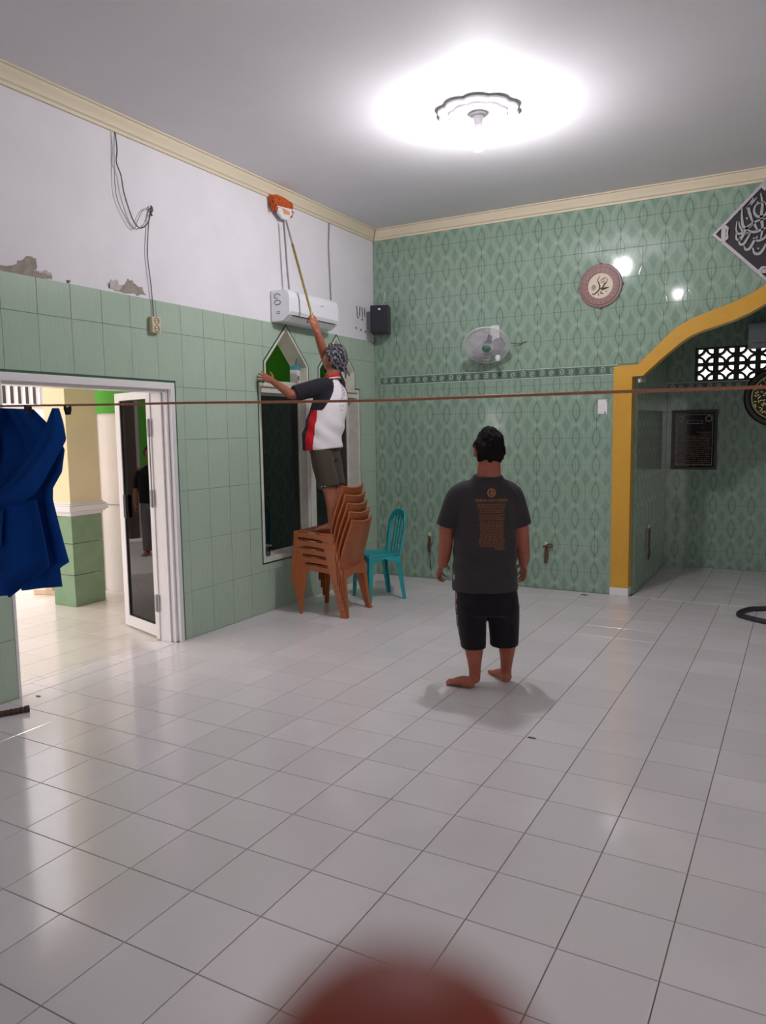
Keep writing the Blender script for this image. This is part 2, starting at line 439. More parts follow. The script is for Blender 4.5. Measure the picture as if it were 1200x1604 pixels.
# relief border course: each piece carries two raised scrolls
M_BORD = mat('border_tile_ground', (96, 122, 106), .2, var=.2, scale=40)
M_BORDW = mat('border_relief_glaze', (186, 196, 188), .15, var=.1, scale=60)
M_BORDD = mat('border_dark_glaze', (82, 104, 90), .2, var=.2, scale=60)
def border_mesh(fn, w):
    b = MB(); o0 = V(fn(0, 0, 0)); f0 = lambda a, bb, d: tuple(V(fn(a, bb, d))-o0)
    hh = (zb1-zb0)/2-.001
    b.prism(rect(-w/2+.001, -hh, w/2-.001, hh), f0, -.006, .001)
    for sgn, cx, m in ((1, -w/4, 1), (-1, w/4, 1)):
        pts = []
        for k in range(15):
            a = k/14*2.6*PI; r = .004+.026*k/14
            pts.append(f0(cx+sgn*r*math.cos(a)*.9, sgn*r*math.sin(a), .003))
        b.tube(pts, .0042, 5, m)
    for cx in (-w/2+.007, 0, w/2-.007):
        b.prism([(cx-.006, -.03), (cx+.006, -.03), (cx+.010, 0), (cx+.006, .03), (cx-.006, .03), (cx-.010, 0)], f0, .0005, .004, 2)
    b.prism(rect(-w/2+.001, hh-.008, w/2-.001, hh), f0, 0, .003, 1); b.prism(rect(-w/2+.001, -hh, w/2-.001, -hh+.008), f0, 0, .003, 1)
    return b.mesh('border_tile', [M_BORD, M_BORDW, M_BORDD])
bm_back = border_mesh(fB, .1964); bm_rec = border_mesh(fR, .1964)
x = -4.1159+.0982
while x < -1.66:
    o = bpy.data.objects.new('border_tile', bm_back); o.location = fB(x, (zb0+zb1)/2, 0); COL.objects.link(o); o.parent = wall_back; x += .1964
# gold arch surround
b = MB(); b.ribbon(arch_o, arch_i, fB, -.10, .032)
tr = tag(b.build('trim_3', M_GOLD, smooth=30), 'ochre gold band framing the pointed arch opening', 'arch trim', kind='structure')
for sx in (-1.598, 2*AX+1.430):
    MB().box((sx-.004, YB-.037, 0), (sx+.172, YB+.101, .078)).build('plinth', M_WHITE, tr, bevel=.004)

# ------------------------------------------------------------------ recess behind the arch
XR0, XR1 = -1.40, 2*AX+1.40
b = MB(); b.box((XR0-.15, YB+.10, -.1), (XR0-.007, YR+.15, 3.3))
wrl = tag(b.build('wall_recess_left', M_WGROUT), 'shaded green tiled side wall inside the arch recess', 'wall', kind='structure')
tiles(wrl, fS, steps(YB+.10, YR, 4.7081, .1964), steps(0, 3.2, 1.7796-6*.26352, .26352), [], M_OVAL, lambda a, b: b < 2.9, 'wall_tile', gap=.0014)
b = MB(); b.box((XR1, YB+.10, -.1), (XR1+.15, YR+.15, 3.3))
tag(b.build('wall_recess_right', M_STREAK), 'green tiled right side wall of arch recess', 'wall', kind='structure')
VX0, VZ0, VW, VH, VN = -1.115, 2.115, .2115, .1865, 8
vent = rect(VX0, VZ0, VX0+VN*VW, VZ0+2*VH)
b = MB(); ps = minus([rect(XR0-.15, -.1, XR1+.15, 3.3)], vent)
for p in ps: b.prism(p, fR, -.15, -.007)
wrb = tag(b.build('wall_recess_back', M_WGROUT), 'green tiled rear wall of the recess below the vents', 'wall', kind='structure')
vin = lambda a, b: a < .1 and b < 2.95
vb0, vb1 = 2.018, 2.108
tiles(wrb, fR, steps(XR0, XR1, -4.1159-1.876, .1964), steps(0, vb0, 1.7796, .26352), [vent], M_OVAL, vin, 'wall_tile', gap=.0014)
tiles(wrb, fR, steps(XR0, XR1, -4.1159-1.876, .1964), [vb1]+steps(2.24, 3.3, 2.4685, .26352), [vent], M_OVAL, vin, 'wall_tile', gap=.0014)
x = -1.40+.098
while x < .1:
    o = bpy.data.objects.new('border_tile', bm_rec); o.location = fR(x, (vb0+vb1)/2, 0); COL.objects.link(o); o.parent = wrb; x += .1964
tag(MB().box((XR0-.2, YB+.1, 3.2), (XR1+.2, YR+.2, 3.35)).build('ceiling_recess', M_CEIL), 'low white ceiling over the arch recess', 'ceiling', kind='structure')
# pierced ventilation blocks
M_BLOCK = mat('dark_cement_block', (52, 56, 52), .7, var=.15)
def block_mesh():
    b = MB(); f0 = lambda a, bb, d: (a, -d, bb)
    w, h, e = VW/2, VH/2, .026
    o = [(-w, -h), (w, -h), (w, h), (-w, h)]; i = [(-w+e, -h+e*.7), (w-e, -h+e*.7), (w-e, h-e*.7), (-w+e, h-e*.7)]
    b.ribbon(o, i, f0, -.10, .004, closed=True)
    iw, ih = w-e, h-e*.7
    for sx, sz in ((-1, -1), (1, -1), (1, 1), (-1, 1)):
        ou, inn = [], []
        for k in range(8):
            a = k/7*PI/2
            ou.append((sx*(iw-math.cos(a)*iw*1.02), sz*(ih-math.sin(a)*ih*1.02)))
            inn.append((sx*(iw-math.cos(a)*(iw-.024)), sz*(ih-math.sin(a)*(ih-.024))))
        b.ribbon(ou, inn, f0, -.09, 0)
    return b.mesh('ventilation_block', [M_BLOCK])
bm = block_mesh()
for i in range(VN):
    for j in range(2):
        o = bpy.data.objects.new('ventilation_block', bm); o.location = (VX0+(i+.5)*VW, YR-.004, VZ0+(j+.5)*VH); COL.objects.link(o); o.parent = wrb

# ------------------------------------------------------------------ ceiling, cornice, unseen walls of the hall
tag(MB().box((XL-.15, -3.5, H), (3.7, YB+.15, H+.12)).build('ceiling', M_CEIL), 'plain white painted ceiling', 'ceiling', kind='structure')
prof = [(0, -.105), (.018, -.105), (.022, -.088), (.036, -.080), (.040, -.066), (.056, -.040), (.066, -.026), (.070, -.014), (.086, -.010), (.086, 0), (0, 0)]
P = [(a, c) for a, c in prof]
b = MB(); n = len(P)
b.rings([[(XL+a-.006, y+(-a if y > 0 else 0), H+c) for a, c in P] for y in (-3.5, YB)])
tag(b.build('trim_1', M_CORNICE, smooth=25), 'cream moulded cornice along top of left wall', 'cornice', kind='structure')
b = MB(); b.rings([[(x+(a if x < 0 else 0), YB-a+.006, H+c) for a, c in P] for x in (XL, 3.7)])
tag(b.build('trim_2', M_CORNICE, smooth=25), 'cream moulded cornice along top of back wall', 'cornice', kind='structure')
b = MB()
for p in (lambda ps: [q for q in ps])(minus(minus([rect(-3.65, -.1, YB+.15, H+.1)], rect(.4, .9, 2.1, 2.6)), rect(3.8, .9, 5.1, 2.3))): b.prism(p, lambda a, c, d: (3.7+d, a, c), 0, .15)  # unseen window openings, added to bring daylight into the hall
wr = tag(b.build('wall_right', M_STREAK), 'right wall of the hall with two open barred windows', 'wall', kind='structure')
for y0, nb, zt in ((.4, 8, 2.6), (3.8, 6, 2.3)):
    for k in range(nb): MB().tube([(3.78, y0+.1+k*.214, .9), (3.78, y0+.1+k*.214, zt)], .008, 8).build('opening_bar', M_PVC, wr)
b = MB(); ps = [rect(XL-.15, -.1, 3.85, H+.1)]
for h in (rect(-.5, -.2, 1.5, 2.3), rect(2.1, .9, 3.4, 2.3)): ps = minus(ps, h)  # doorway and window out of view, placed to supply daylight
for p in ps: b.prism(p, lambda a, c, d: (a, -3.5-d, c), 0, .15)
tag(b.build('wall_rear', M_PLASTER), 'unseen white rear wall of the hall with openings placed for daylight', 'wall', kind='structure')

# ------------------------------------------------------------------ pointed window pair in the left wall
win = tag(empty('window_1', (XL, 6.21, .45)), 'white pointed window pair with dark glass below green openings', 'window', kind='structure')
def offs(poly, k):
    """inset of a convex counter-clockwise polygon"""
    n = len(poly); L = []
    for i in range(n):
        a, c = V(poly[i]), V(poly[(i+1) % n]); t = (c-a).normalized(); nn = V((-t.y, t.x)); L.append((a+nn*k, t))
    out = []
    for i in range(n):
        p, t = L[i-1]; q, s = L[i]; d = t.x*s.y-t.y*s.x
        u = ((q-p).x*s.y-(q-p).y*s.x)/d; r = p+t*u; out.append((r.x, r.y))
    return out
def wpart(name, m, fnc, **kw):
    b = MB(); fnc(b); o = b.build(name, m, win, inv=True, **kw); return o
wpart('surround', M_OFFW, lambda b: b.ribbon(win_rect, offs(win_rect, .032), fL, -.18, .005, closed=True), bevel=.003)
for p in pents:
    wpart('arch_lining', M_OFFW, lambda b: b.ribbon(p, offs(p, .022), fL, -.18, .005, closed=True), bevel=.003)
wpart('mullion', M_OFFW, lambda b: (b.prism(rect(6.145, .48, 6.285, 2.02), fL, -.16, -.045), b.prism(rect(6.175, .48, 6.255, 2.02), fL, -.045, -.03)), bevel=.004)
wpart('transom', M_OFFW, lambda b: b.prism(rect(5.38, 1.965, 7.045, 2.03), fL, -.17, -.015), bevel=.003)
wpart('sill', M_OFFW, lambda b: b.prism(rect(5.355, .452, 7.07, .492), fL, -.17, .014), bevel=.004)
for a0, a1 in ((5.38, 6.15), (6.28, 7.045)):
    wpart('pane_frame', M_OFFW, lambda b: b.ribbon(rect(a0, .49, a1, 1.97), offs(rect(a0, .49, a1, 1.97), .022), fL, -.155, -.125, closed=True))
    wpart('pane', M_GLASS, lambda b: b.prism(rect(a0+.02, .51, a1-.02, 1.95), fL, -.144, -.138))
for p in [win_rect]+pents:
    wpart('tile_edge', M_DKGREEN, lambda b: b.ribbon(offs(p, -.014), p, fL, -.004, .0015, closed=True))  # thin dark green strip along the tile edge of each opening

# ------------------------------------------------------------------ doorway and glazed folding leaf
door = tag(empty('door_1', (XL, 4.3, 0)), 'white framed doorway with open glazed leaf', 'door', kind='structure')
def dpart(name, m, fnc, parent=None, **kw):
    b = MB(); fnc(b); o = b.build(name, m, parent or door, inv=parent is None, **kw); return o
dpart('head_frame', M_PVC, lambda b: (b.prism(rect(2.885, 1.945, 4.325, 1.995), fL, -.17, .012), b.prism(rect(2.885, 1.925, 4.30, 1.945), fL, -.17, -.03)), bevel=.003)
dpart('jamb', M_PVC, lambda b: (b.prism(rect(4.285, 0, 4.325, 1.95), fL, -.17, .012), b.prism(rect(4.262, 0, 4.285, 1.95), fL, -.17, -.022), b.prism(rect(4.245, 0, 4.262, 1.95), fL, -.17, -.06)), bevel=.003)
dpart('jamb', M_PVC, lambda b: b.prism(rect(2.885, 0, 2.905, 1.95), fL, -.17, .006), bevel=.003)
dpart('tile_edge', M_DKGREEN, lambda b: (b.prism(rect(2.86, 1.995, 4.345, 2.012), fL, -.004, .002), b.prism(rect(4.325, 0, 4.345, 2.0), fL, -.004, .002)))
dpart('hinge_post', M_PVC, lambda b: b.box((XL-.205, 4.235, .015), (XL-.165, 4.285, 1.945)), bevel=.003)
for z in (.30, 1.12, 1.66):
    dpart('hinge', M_GREY, lambda b: (b.box((XL-.20, 4.232, z-.065), (XL-.158, 4.236, z+.065)), b.tube([(XL-.18, 4.230, z-.07), (XL-.18, 4.230, z+.07)], .006, 8)))
dpart('seal_strip', M_DARK, lambda b: b.box((XL-.187, 4.2335, 1.16), (XL-.178, 4.2365, 1.60)))
LO, LD = V((-4.385, 4.284, 0)), V((-.5921, .1862, 0)); LW = LD.length; LD.normalize(); LN = V((LD.y, -LD.x, 0))
if LN.y > 0: LN = -LN
fD = lambda a, b, d: tuple(LO+LD*a+LN*d+V((0, 0, b)))
o_ = rect(0, .015, LW, 1.945); i_ = rect(.075, .105, LW-.082, 1.885)
leaf = dpart('leaf', M_PVC, lambda b: b.ribbon(o_, i_, fD, -.022, .018, closed=True), bevel=.003)
leaf.matrix_parent_inverse = door.matrix_basis.inverted()
dpart('glass', M_DGLASS, lambda b: b.prism(rect(.07, .10, LW-.077, 1.89), fD, -.005, .001), leaf)
dpart('glazing_bead', M_DARK, lambda b: b.ribbon(i_, offs(i_, .008), fD, .001, .012, closed=True), leaf)
dpart('lock_case', M_WHITE, lambda b: b.box((0, 0, 0), (.03, .03, .2), M=Matrix.Translation(V(fD(LW-.045, .93, .018)))), leaf, bevel=.004)
dpart('glass_reflection', M_BLACK, lambda b: b.prism(rect(LW-.14, .93, LW-.095, 1.12), fD, .012, .03), leaf, bevel=.004)  # black block standing in for a dark reflection on the glass

# ------------------------------------------------------------------ terrace outside the door
terr = tag(MB().box((-7.4, -3.0, -.12), (XL-.15, 5.52, -.006)).build('floor_terrace', M_GROUT), 'sunlit tiled terrace floor seen through the doorway', 'floor', kind='structure')
tiles(terr, fF, steps(-7.4, XL-.19, -4.45, TS), steps(-3.0, 5.42, 2.0, TS), [], M_TERR, lambda a, b: 2.6 < b and a > -7.4 and b > 2.0-.62*(a+4.2)*.4, 'floor_tile')
tiles(terr, fF, [XL-.19, XL-.002], steps(2.905, 4.262, 2.1878, TS), [], M_FLOOR, lambda a, b: True, 'floor_tile')
M_YARD = plaster_material('pale_yard_concrete', (.70, .64, .60), .06, .8)
tag(MB().box((-40, -40, -.4), (40, 40, -.13)).build('ground_yard', M_YARD), 'pale concrete yard beyond the terrace', 'ground', kind='structure')
wt = tag(MB().box((-6.50, 5.42, -.1), (XL-.18, 5.52, 1.828)).build('wall_terrace', M_PINKW), 'white terrace wall with a bright green upper band', 'wall', kind='structure')
MB().box((-6.50, 5.405, 1.828), (XL-.18, 5.52, 3.3)).build('green_band', M_GREEN, wt)
MB().box((-6.47, 5.395, 0), (-6.33, 5.43, 1.826)).build('pilaster', M_PINKW, wt, bevel=.004)
MB().box((-6.33, 5.412, .90), (XL-.18, 5.43, .906)).build('panel_joint', M_GREY, wt)
tag(MB().box((-6.28, -3.0, 3.3), (XL-.18, 5.55, 3.42)).build('ceiling_terrace', M_CREAM), 'cream roof slab above the terrace', 'roof', kind='structure')
colm = thing('terrace_column', 'square cream column with green tiled base on the terrace', 'column', (-6.10, 4.915, 0), kind='structure')
MB().box((-.15, -.175, .98), (.15, .175, 3.3)).build('shaft', M_CREAM, colm, bevel=.004)
for k in range(3):
    z0, z1 = (0, .30, .60, .865)[k:k+2]
    MB().box((-.15, -.175, z0+.002), (.15, .175, z1-.002)).build('tile_course', M_COLTILE, colm, bevel=.003)
b = MB()
for e, z0, z1 in ((.012, .862, .888), (.030, .888, .905), (.048, .905, .955), (.034, .955, .972), (.016, .972, .988)):
    b.box((-.15-e, -.175-e, z0), (.15+e, .175+e, z1))
b.build('moulding', M_WHITE, colm, bevel=.005)
M_BEAM = mat('pale_timber', (214, 188, 160), .7, var=.12, scale=12)
p = V((-6.8461, 4.9791, 0.0000))
t_ = thing('timber_offcut', 'short pale timber offcut lying behind the terrace column', 'timber', (p.x, p.y, 0), .35)
MB().box((0, -.045, 0), (.5, .045, .05)).build('board', M_BEAM, t_, bevel=.004)
MB().box((.14, -.06, .05), (.22, .06, .10)).build('cleat', M_BEAM, t_, bevel=.004)
# house across the yard with a louvred opening
house = thing('neighbour_house', 'pale house across the yard with white vertical louvres', 'house', (-11.0, 7.4, -.05))
MB().box((-.15, -9, 0), (0, 6, 2.16)).build('wall', M_PINKW, house)
MB().box((-.15, -9, 2.52), (0, 6, 3.6)).build('wall_head', M_PINKW, house)
MB().box((-.15, 1.02, 2.16), (0, 6, 2.52)).build('wall_pier', M_PINKW, house)
MB().box((-.15, -9, 2.16), (0, -1.2, 2.52)).build('wall_pier', M_PINKW, house)
MB().box((-.6, -1.4, 1.9), (-.45, 1.3, 2.6)).build('louvre_backing', mat('brown_backing', (82, 74, 70), .8, var=.25, scale=4), house)  # dark brown panel set behind the louvres
lou = MB().box((-.025, -.02, 0), (.025, .02, .37)).mesh('louvre', [M_WHITE])
for k in range(16):
    o = bpy.data.objects.new('louvre', lou); o.location = (-.06, -1.12+k*.135, 2.16); COL.objects.link(o); o.parent = house
MB().box((-.05, -1.3, 2.13), (.05, 1.1, 2.17)).build('ledge', M_WHITE, house, bevel=.004)

MB().box((.0, -6.6, .75), (.03, -3.99, 3.2)).build('green_panel', M_GREEN, house)
MB().box((.0, -3.93, 0), (.05, -3.15, 2.9)).build('brown_door', mat('dark_brown_door', (78, 62, 54), .5), house)
# ------------------------------------------------------------------ green side room behind the windows
sr = tag(MB().box((-6.6, 10.0, -.1), (XL-.18, 10.1, 3.1)).build('wall_side_room_end', M_GREEN), 'bright green end wall of the room behind the windows', 'wall', kind='structure')
b = MB()
for p in minus([rect(5.52, -.1, 10.1, 3.1)], rect(5.7, .3, 8.0, 2.9)): b.prism(p, lambda a, c, d: (-6.40-d, a, c), 0, .12)  # unseen opening added so that daylight reaches the side room
tag(b.build('wall_side_room_outer', M_GREEN), 'bright green outer wall of the room behind the windows', 'wall', kind='structure')
tag(MB().box((-6.6, 5.52, -.1), (XL-.18, 10.0, -.01)).build('floor_side_room', M_TERR), 'pale floor of the room behind the windows', 'floor', kind='structure')
tag(MB().box((-6.6, 5.52, 3.02), (XL-.18, 10.1, 3.12)).build('ceiling_side_room', M_CEIL), 'white ceiling of the room behind the windows', 'ceiling', kind='structure')
tag(MB().box((XL-.20, YB+.19, -.1), (XL-.10, 10.0, 3.1)).build('wall_side_room_inner', M_GREEN), 'green inner wall of the room behind the windows', 'wall', kind='structure')

# ------------------------------------------------------------------ ceiling lamps
def emit_mat(name, c, s):
    t = NT(name); t.set(Emission_Strength=s); t.b.inputs['Emission Color'].default_value = (*c, 1); t.col((.9, .9, .9)); return t.m
M_PLASTIC = mat('white_lamp_plastic', (224, 222, 226), .4, var=.02)
def ceiling_lamp(loc, label, strength, k):
    t = thing('ceiling_lamp', label, 'lamp', (loc.x, loc.y, H), group='ceiling lamps of the hall')
    n = 96; rg = []
    for r, z in ((.02, -.001), (.235, -.001), (.262, -.010), (.258, -.022), (.236, -.030), (.214, -.020), (.200, -.020), (.188, -.034), (.172, -.036), (.160, -.022), (.10, -.018), (.02, -.018)):
        ring = []
        for j in range(n):
            a = 2*PI*j/n; lobe = abs(math.cos(a*5))**.5+(.18 if abs(math.cos(a*5)) < .12 else 0)
            s = 1+.13*(lobe-.5) if r > .15 else 1
            ring.append((r*s*math.cos(a), r*s*math.sin(a), z))
        rg.append(ring)
    b = MB(); b.rings(rg); b.build('ceiling_rose', M_PLASTIC, t, smooth=35)
    b = MB(); b.lathe([(.034, -.016), (.055, -.020), (.056, -.034), (.036, -.040), (.030, -.070), (.028, -.090), (.01, -.090)]); b.build('lamp_holder', M_PLASTIC, t, smooth=35)
    b = MB(); b.lathe([(.018, -.088), (.030, -.092), (.042, -.112), (.056, -.140), (.058, -.150), (.02, -.151)]); b.build('bulb_base', M_PLASTIC, t, smooth=35)
    b = MB(); b.lathe([(.02, -.150), (.056, -.150), (.056, -.185), (.053, -.215), (.044, -.240), (.026, -.258), (.001, -.266)])
    b.build('bulb', emit_mat('lamp_glow_%d' % k, LAMP_COLOR, strength), t, smooth=60)
    return t
ceiling_lamp(LAMP, 'lit bulb on a scalloped white ceiling rose', LAMP_STRENGTH, 1)
ceiling_lamp(LAMP2, 'second lit bulb on ceiling behind the view', LAMP2_STRENGTH, 2)

# ------------------------------------------------------------------ air conditioners
M_AC = mat('white_appliance_plastic', (232, 232, 238), .3, var=.02)
def ac_unit(name, label, M, w, d, h, marks, ml=M_AC):
    """split unit: local x along the wall, y out of the wall, z up"""
    t = thing(name, label, 'air conditioner'); t.matrix_basis = M
    prof = [(0, h), (d*.80, h), (d*.95, h*.92), (d, h*.72), (d, h*.28), (d*.96, h*.20), (d*.62, h*.02), (d*.5, 0), (0, 0)]
    b = MB(); b.rings([[(x, y, z) for y, z in prof] for x in (0, w)]); b.build('casing', ml, t, bevel=.008)
    b = MB(); b.rings([[(x, y, z) for y, z in ((d*.955, h*.90), (d+.006, h*.72), (d+.006, h*.30), (d*.98, h*.235), (d*.93, h*.26), (d*.93, h*.88))] for x in (.012, w-.012)]); b.build('front_panel', ml, t, bevel=.003)
    b = MB(); b.add([(.05, d*.90, h*.165), (w-.05, d*.90, h*.165), (w-.05, d*.64, h*.028), (.05, d*.64, h*.028), (.05, d*.905, h*.155), (w-.05, d*.905, h*.155), (w-.05, d*.645, h*.016), (.05, d*.645, h*.016)],
                    [(0, 1, 2, 3), (4, 5, 6, 7), (0, 1, 5, 4), (2, 3, 7, 6), (0, 3, 7, 4), (1, 2, 6, 5)]); b.build('louvre', ml, t)
    b = MB(); b.box((.05, d*.915, h*.176), (w-.05, d*.965, h*.19)); b.build('outlet_slot', M_DARK, t)
    if marks:
        mp = mat('grey_print', (92, 88, 98), .6)
        for zc, kind in ((h*.80, 0), (h*.60, 1), (h*.26, 2)):
            b = MB()
            if kind < 2: b.tube([(-.001, d*.36+.033*math.cos(a), zc+.020*math.sin(a)) for a in [2*PI*k/20 for k in range(20 if kind else 16)]], .0035, 5, closed=bool(kind))
            else: b.tube([(-.0005, d*.30, zc), (-.0005, d*.46, zc), (-.0005, d*.46, zc+.016), (-.0005, d*.32, zc+.016)], .003, 5)
            b.build('print_mark', mp, t)
        b = MB(); b.box((w*.60, d+.005, h*.66), (w*.66, d+.0075, h*.69)); b.build('badge', M_GREY, t)
    return t
Mac = Matrix(((0, 1, 0, XL+.001), (1, 0, 0, 5.565), (0, 0, 1, 2.588), (0, 0, 0, 1)))
ac_unit('air_conditioner', 'white split air conditioner above the pointed windows', Mac, .80, .205, .275, True)
Mac2 = Matrix(((1, 0, 0, -.575), (0, -1, 0, YR-.001), (0, 0, 1, 2.44), (0, 0, 0, 1)))
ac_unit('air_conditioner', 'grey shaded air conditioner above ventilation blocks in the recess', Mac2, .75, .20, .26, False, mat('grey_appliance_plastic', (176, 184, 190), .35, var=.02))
def cable(name, label, pts, r, m, cat='cable', group=None, n=6):
    b = MB(); b.tube(pts, r, n); return tag(b.build(name, m, smooth=60), label, cat, group)
M_GCABLE = mat('grey_cable', (150, 146, 150), .6); M_TCABLE = mat('thin_brown_wire', (96, 82, 86), .6)
off = lambda p, d: (XL+d, p[1], p[2])
cable('power_cable', 'grey cable running down behind mop to air conditioner', [off(q, .006) for q in ((-4.1973, 5.7829, 3.5694), (-4.1973, 5.8089, 3.2957), (-4.1973, 5.8279, 3.0735), (-4.1973, 5.8493, 2.8947))], .006, M_GCABLE)
cable('power_cable', 'grey cable from cornice to right end of air conditioner', [off(q, .006) for q in ((-4.1973, 6.6183, 3.7457), (-4.1973, 6.5457, 3.6742), (-4.1973, 6.5248, 3.4380), (-4.1973, 6.5372, 3.1639), (-4.1973, 6.5499, 2.8932))], .006, M_GCABLE)

# ------------------------------------------------------------------ loose wiring and socket on the left wall
def smooth_path(pts, k=6):
    pts = [V(p) for p in pts]; out = []
    for i in range(len(pts)-1):
        p0, p1, p2, p3 = pts[max(i-1, 0)], pts[i], pts[i+1], pts[min(i+2, len(pts)-1)]
        for j in range(k):
            t = j/k
            out.append(.5*((2*p1)+(p2-p0)*t+(2*p0-5*p1+4*p2-p3)*t*t+(3*p1-p0-3*p2+p3)*t**3))
    return out+[pts[-1]]
wp = [(-4.1973, 3.8586, 3.6526), (-4.1973, 3.8680, 3.5433), (-4.1973, 3.8568, 3.4566), (-4.1973, 3.8908, 3.3823), (-4.1973, 3.9115, 3.2693), (-4.1973, 3.9604, 3.1445), (-4.1973, 3.9973, 3.0881), (-4.1973, 4.0488, 3.0645), (-4.1973, 4.1179, 3.1150), (-4.1973, 4.1605, 3.2133)]
cable('hanging_wire', 'dark wire looping from the cornice to nail', smooth_path([off(q, .02) for q in wp]), .0042, M_TCABLE)
wp = [(-4.1973, 3.8586, 3.6526), (-4.1973, 3.8470, 3.4746), (-4.1973, 3.8485, 3.2449), (-4.1973, 3.9184, 3.1133), (-4.1973, 3.9889, 3.0472), (-4.1973, 4.0344, 3.1182), (-4.1973, 4.0868, 3.1959), (-4.1973, 4.1614, 3.2268)]
cable('hanging_wire', 'thin grey wire looping beside the dark wire', smooth_path([off(q, .012) for q in wp]), .0028, M_GCABLE)
wp = [(-4.1973, 4.1611, 3.2223), (-4.1973, 4.1364, 3.1191), (-4.1973, 4.1128, 2.9364), (-4.1973, 4.1133, 2.8474), (-4.1973, 4.1330, 2.6712), (-4.1973, 4.1447, 2.4597)]
cable('socket_wire', 'thin dark wire dropping from nail to wall socket', smooth_path([off(q, .011) for q in wp]), .0036, M_TCABLE)
t = thing('wire_nail', 'bent nail with twisted wire ends in white wall', 'nail', off((-4.1973, 4.1614, 3.2268), 0))
MB().tube([(-.006, 0, 0), (.03, 0, .004)], .006, 8).build('shank', M_TCABLE, t)
MB().tube([(.015, 0, .02), (.018, .012, -.01), (.02, -.008, -.035), (.016, .006, -.05)], .007, 6).build('wire_end', M_TCABLE, t)
t = thing('wall_socket', 'cream double socket hanging above the doorway', 'socket', off((-4.1973, 4.1413, 2.4046), 0))
M_SOCK = mat('aged_cream_plastic', (204, 190, 158), .5, var=.12)
MB().box((.003, -.042, -.06), (.042, .042, .055)).build('housing', M_SOCK, t, bevel=.006)
for z in (-.03, .025):
    rr = MB(); rr.rings([[(x, r*math.cos(a), z+r*math.sin(a)) for a in [2*PI*k/20 for k in range(20)]] for r, x in ((.024, .0415), (.024, .0445), (.020, .0445), (.019, .042))], cap=False); o = rr.build('outlet', M_TCABLE, t)
    h_ = MB()
    for s in (-1, 1): h_.ball((.0425, s*.009, z), .004, 8)
    h_.build('pin_hole', M_DARK, o)

# ------------------------------------------------------------------ loudspeaker in the corner
sp = V((-4.0188, 7.2200, 2.7958))
t = thing('loudspeaker', 'black loudspeaker box in the corner of back wall', 'loudspeaker', (sp.x-.01, 7.27, sp.z-.145), .38)
MB().box((-.098, -.10, 0), (.098, .085, .285)).build('cabinet', M_BLACK, t, bevel=.006)
MB().box((-.088, -.108, .012), (.088, -.098, .273)).build('grille', mat('speaker_grille_cloth', (30, 30, 42), .75, var=.2, scale=300), t, bevel=.004)
MB().box((-.012, -.111, .232), (.012, -.107, .250)).build('badge', M_WHITE, t)
MB().box((-.02, .085, .10), (.02, YB-7.27-.002, .18)).build('bracket', M_STEEL, t)
cable('speaker_wire', 'thin white wire from corner to the loudspeaker', smooth_path([(sp.x-.03, YB-.012, sp.z+.32), (sp.x-.035, YB-.03, sp.z+.22), (sp.x-.01, 7.30, sp.z+.146)]), .003, M_WHITE)
# scribbles and screw holes beside it
b = MB()
for (px_, y_, z_, dy, dz) in [(0,)+tuple(q) for q in ((7.06, 2.93, .015, -.11), (7.13, 2.93, -.01, -.10), (7.17, 2.93, .012, -.11), (7.23, 2.93, 0, -.09), (7.07, 2.81, .03, 0), (7.16, 2.80, .03, 0))]:
    b.tube([(XL-.005, y_, z_), (XL-.005, y_+dy*.6, z_+dz*.5), (XL-.005, y_+dy, z_+dz)], .006, 5)
for y_, z_ in ((7.05, 2.70), (7.15, 2.69), (7.24, 2.68)): b.ball((XL-.006, y_, z_), (.003, .014, .012), 8)
b.build('scribble_mark', mat('dark_marks', (72, 66, 72), .8), wall_left)

# ------------------------------------------------------------------ wall fan
fc = V((-2.7852, 7.1700, 2.4367))
t = thing('wall_fan', 'small white wall fan tilted downwards on the oval tiles', 'fan', (fc.x, YB, fc.z))
MF = V((.22, -.66, -.72)).to_track_quat('Z', 'Y').to_matrix().to_4x4(); MF.translation = V((0, fc.y-YB, 0))   # local z faces the room and down
M_CAGE = mat('white_wire', (214, 212, 216), .4); M_BLADE = mat('milky_blade_plastic', (196, 190, 200), .35)
M_HUB = mat('green_hub_plastic', (84, 132, 112), .3); M_MOT = mat('dark_motor_plastic', (66, 74, 80), .5)
RF = .222
for nm, zr, rr in (('front_cage', .045, (.055, .11, .16, .19)), ('rear_cage', -.05, (.06, .11, .16, .19))):
    b = MB()
    for r in rr:
        z = zr*(1-(r/RF)**3)
        b.tube([(r*math.cos(2*PI*k/40), r*math.sin(2*PI*k/40), z) for k in range(40)], .0016, 4, closed=True)
    for k in range(56):
        a = 2*PI*k/56
        b.tube([(r*math.cos(a+.25*(1-r/RF)), r*math.sin(a+.25*(1-r/RF)), zr*(1-(r/RF)**3)) for r in (.045, .10, .15, .185, RF)], .0016, 4)
    b.v = [tuple(MF @ V(p)) for p in b.v]; b.build(nm, M_CAGE, t)
b = MB(); b.tube([(RF*math.cos(2*PI*k/48), RF*math.sin(2*PI*k/48), 0) for k in range(48)], .006, 8, closed=True); b.v = [tuple(MF @ V(p)) for p in b.v]; b.build('cage_rim', M_CAGE, t, smooth=60)
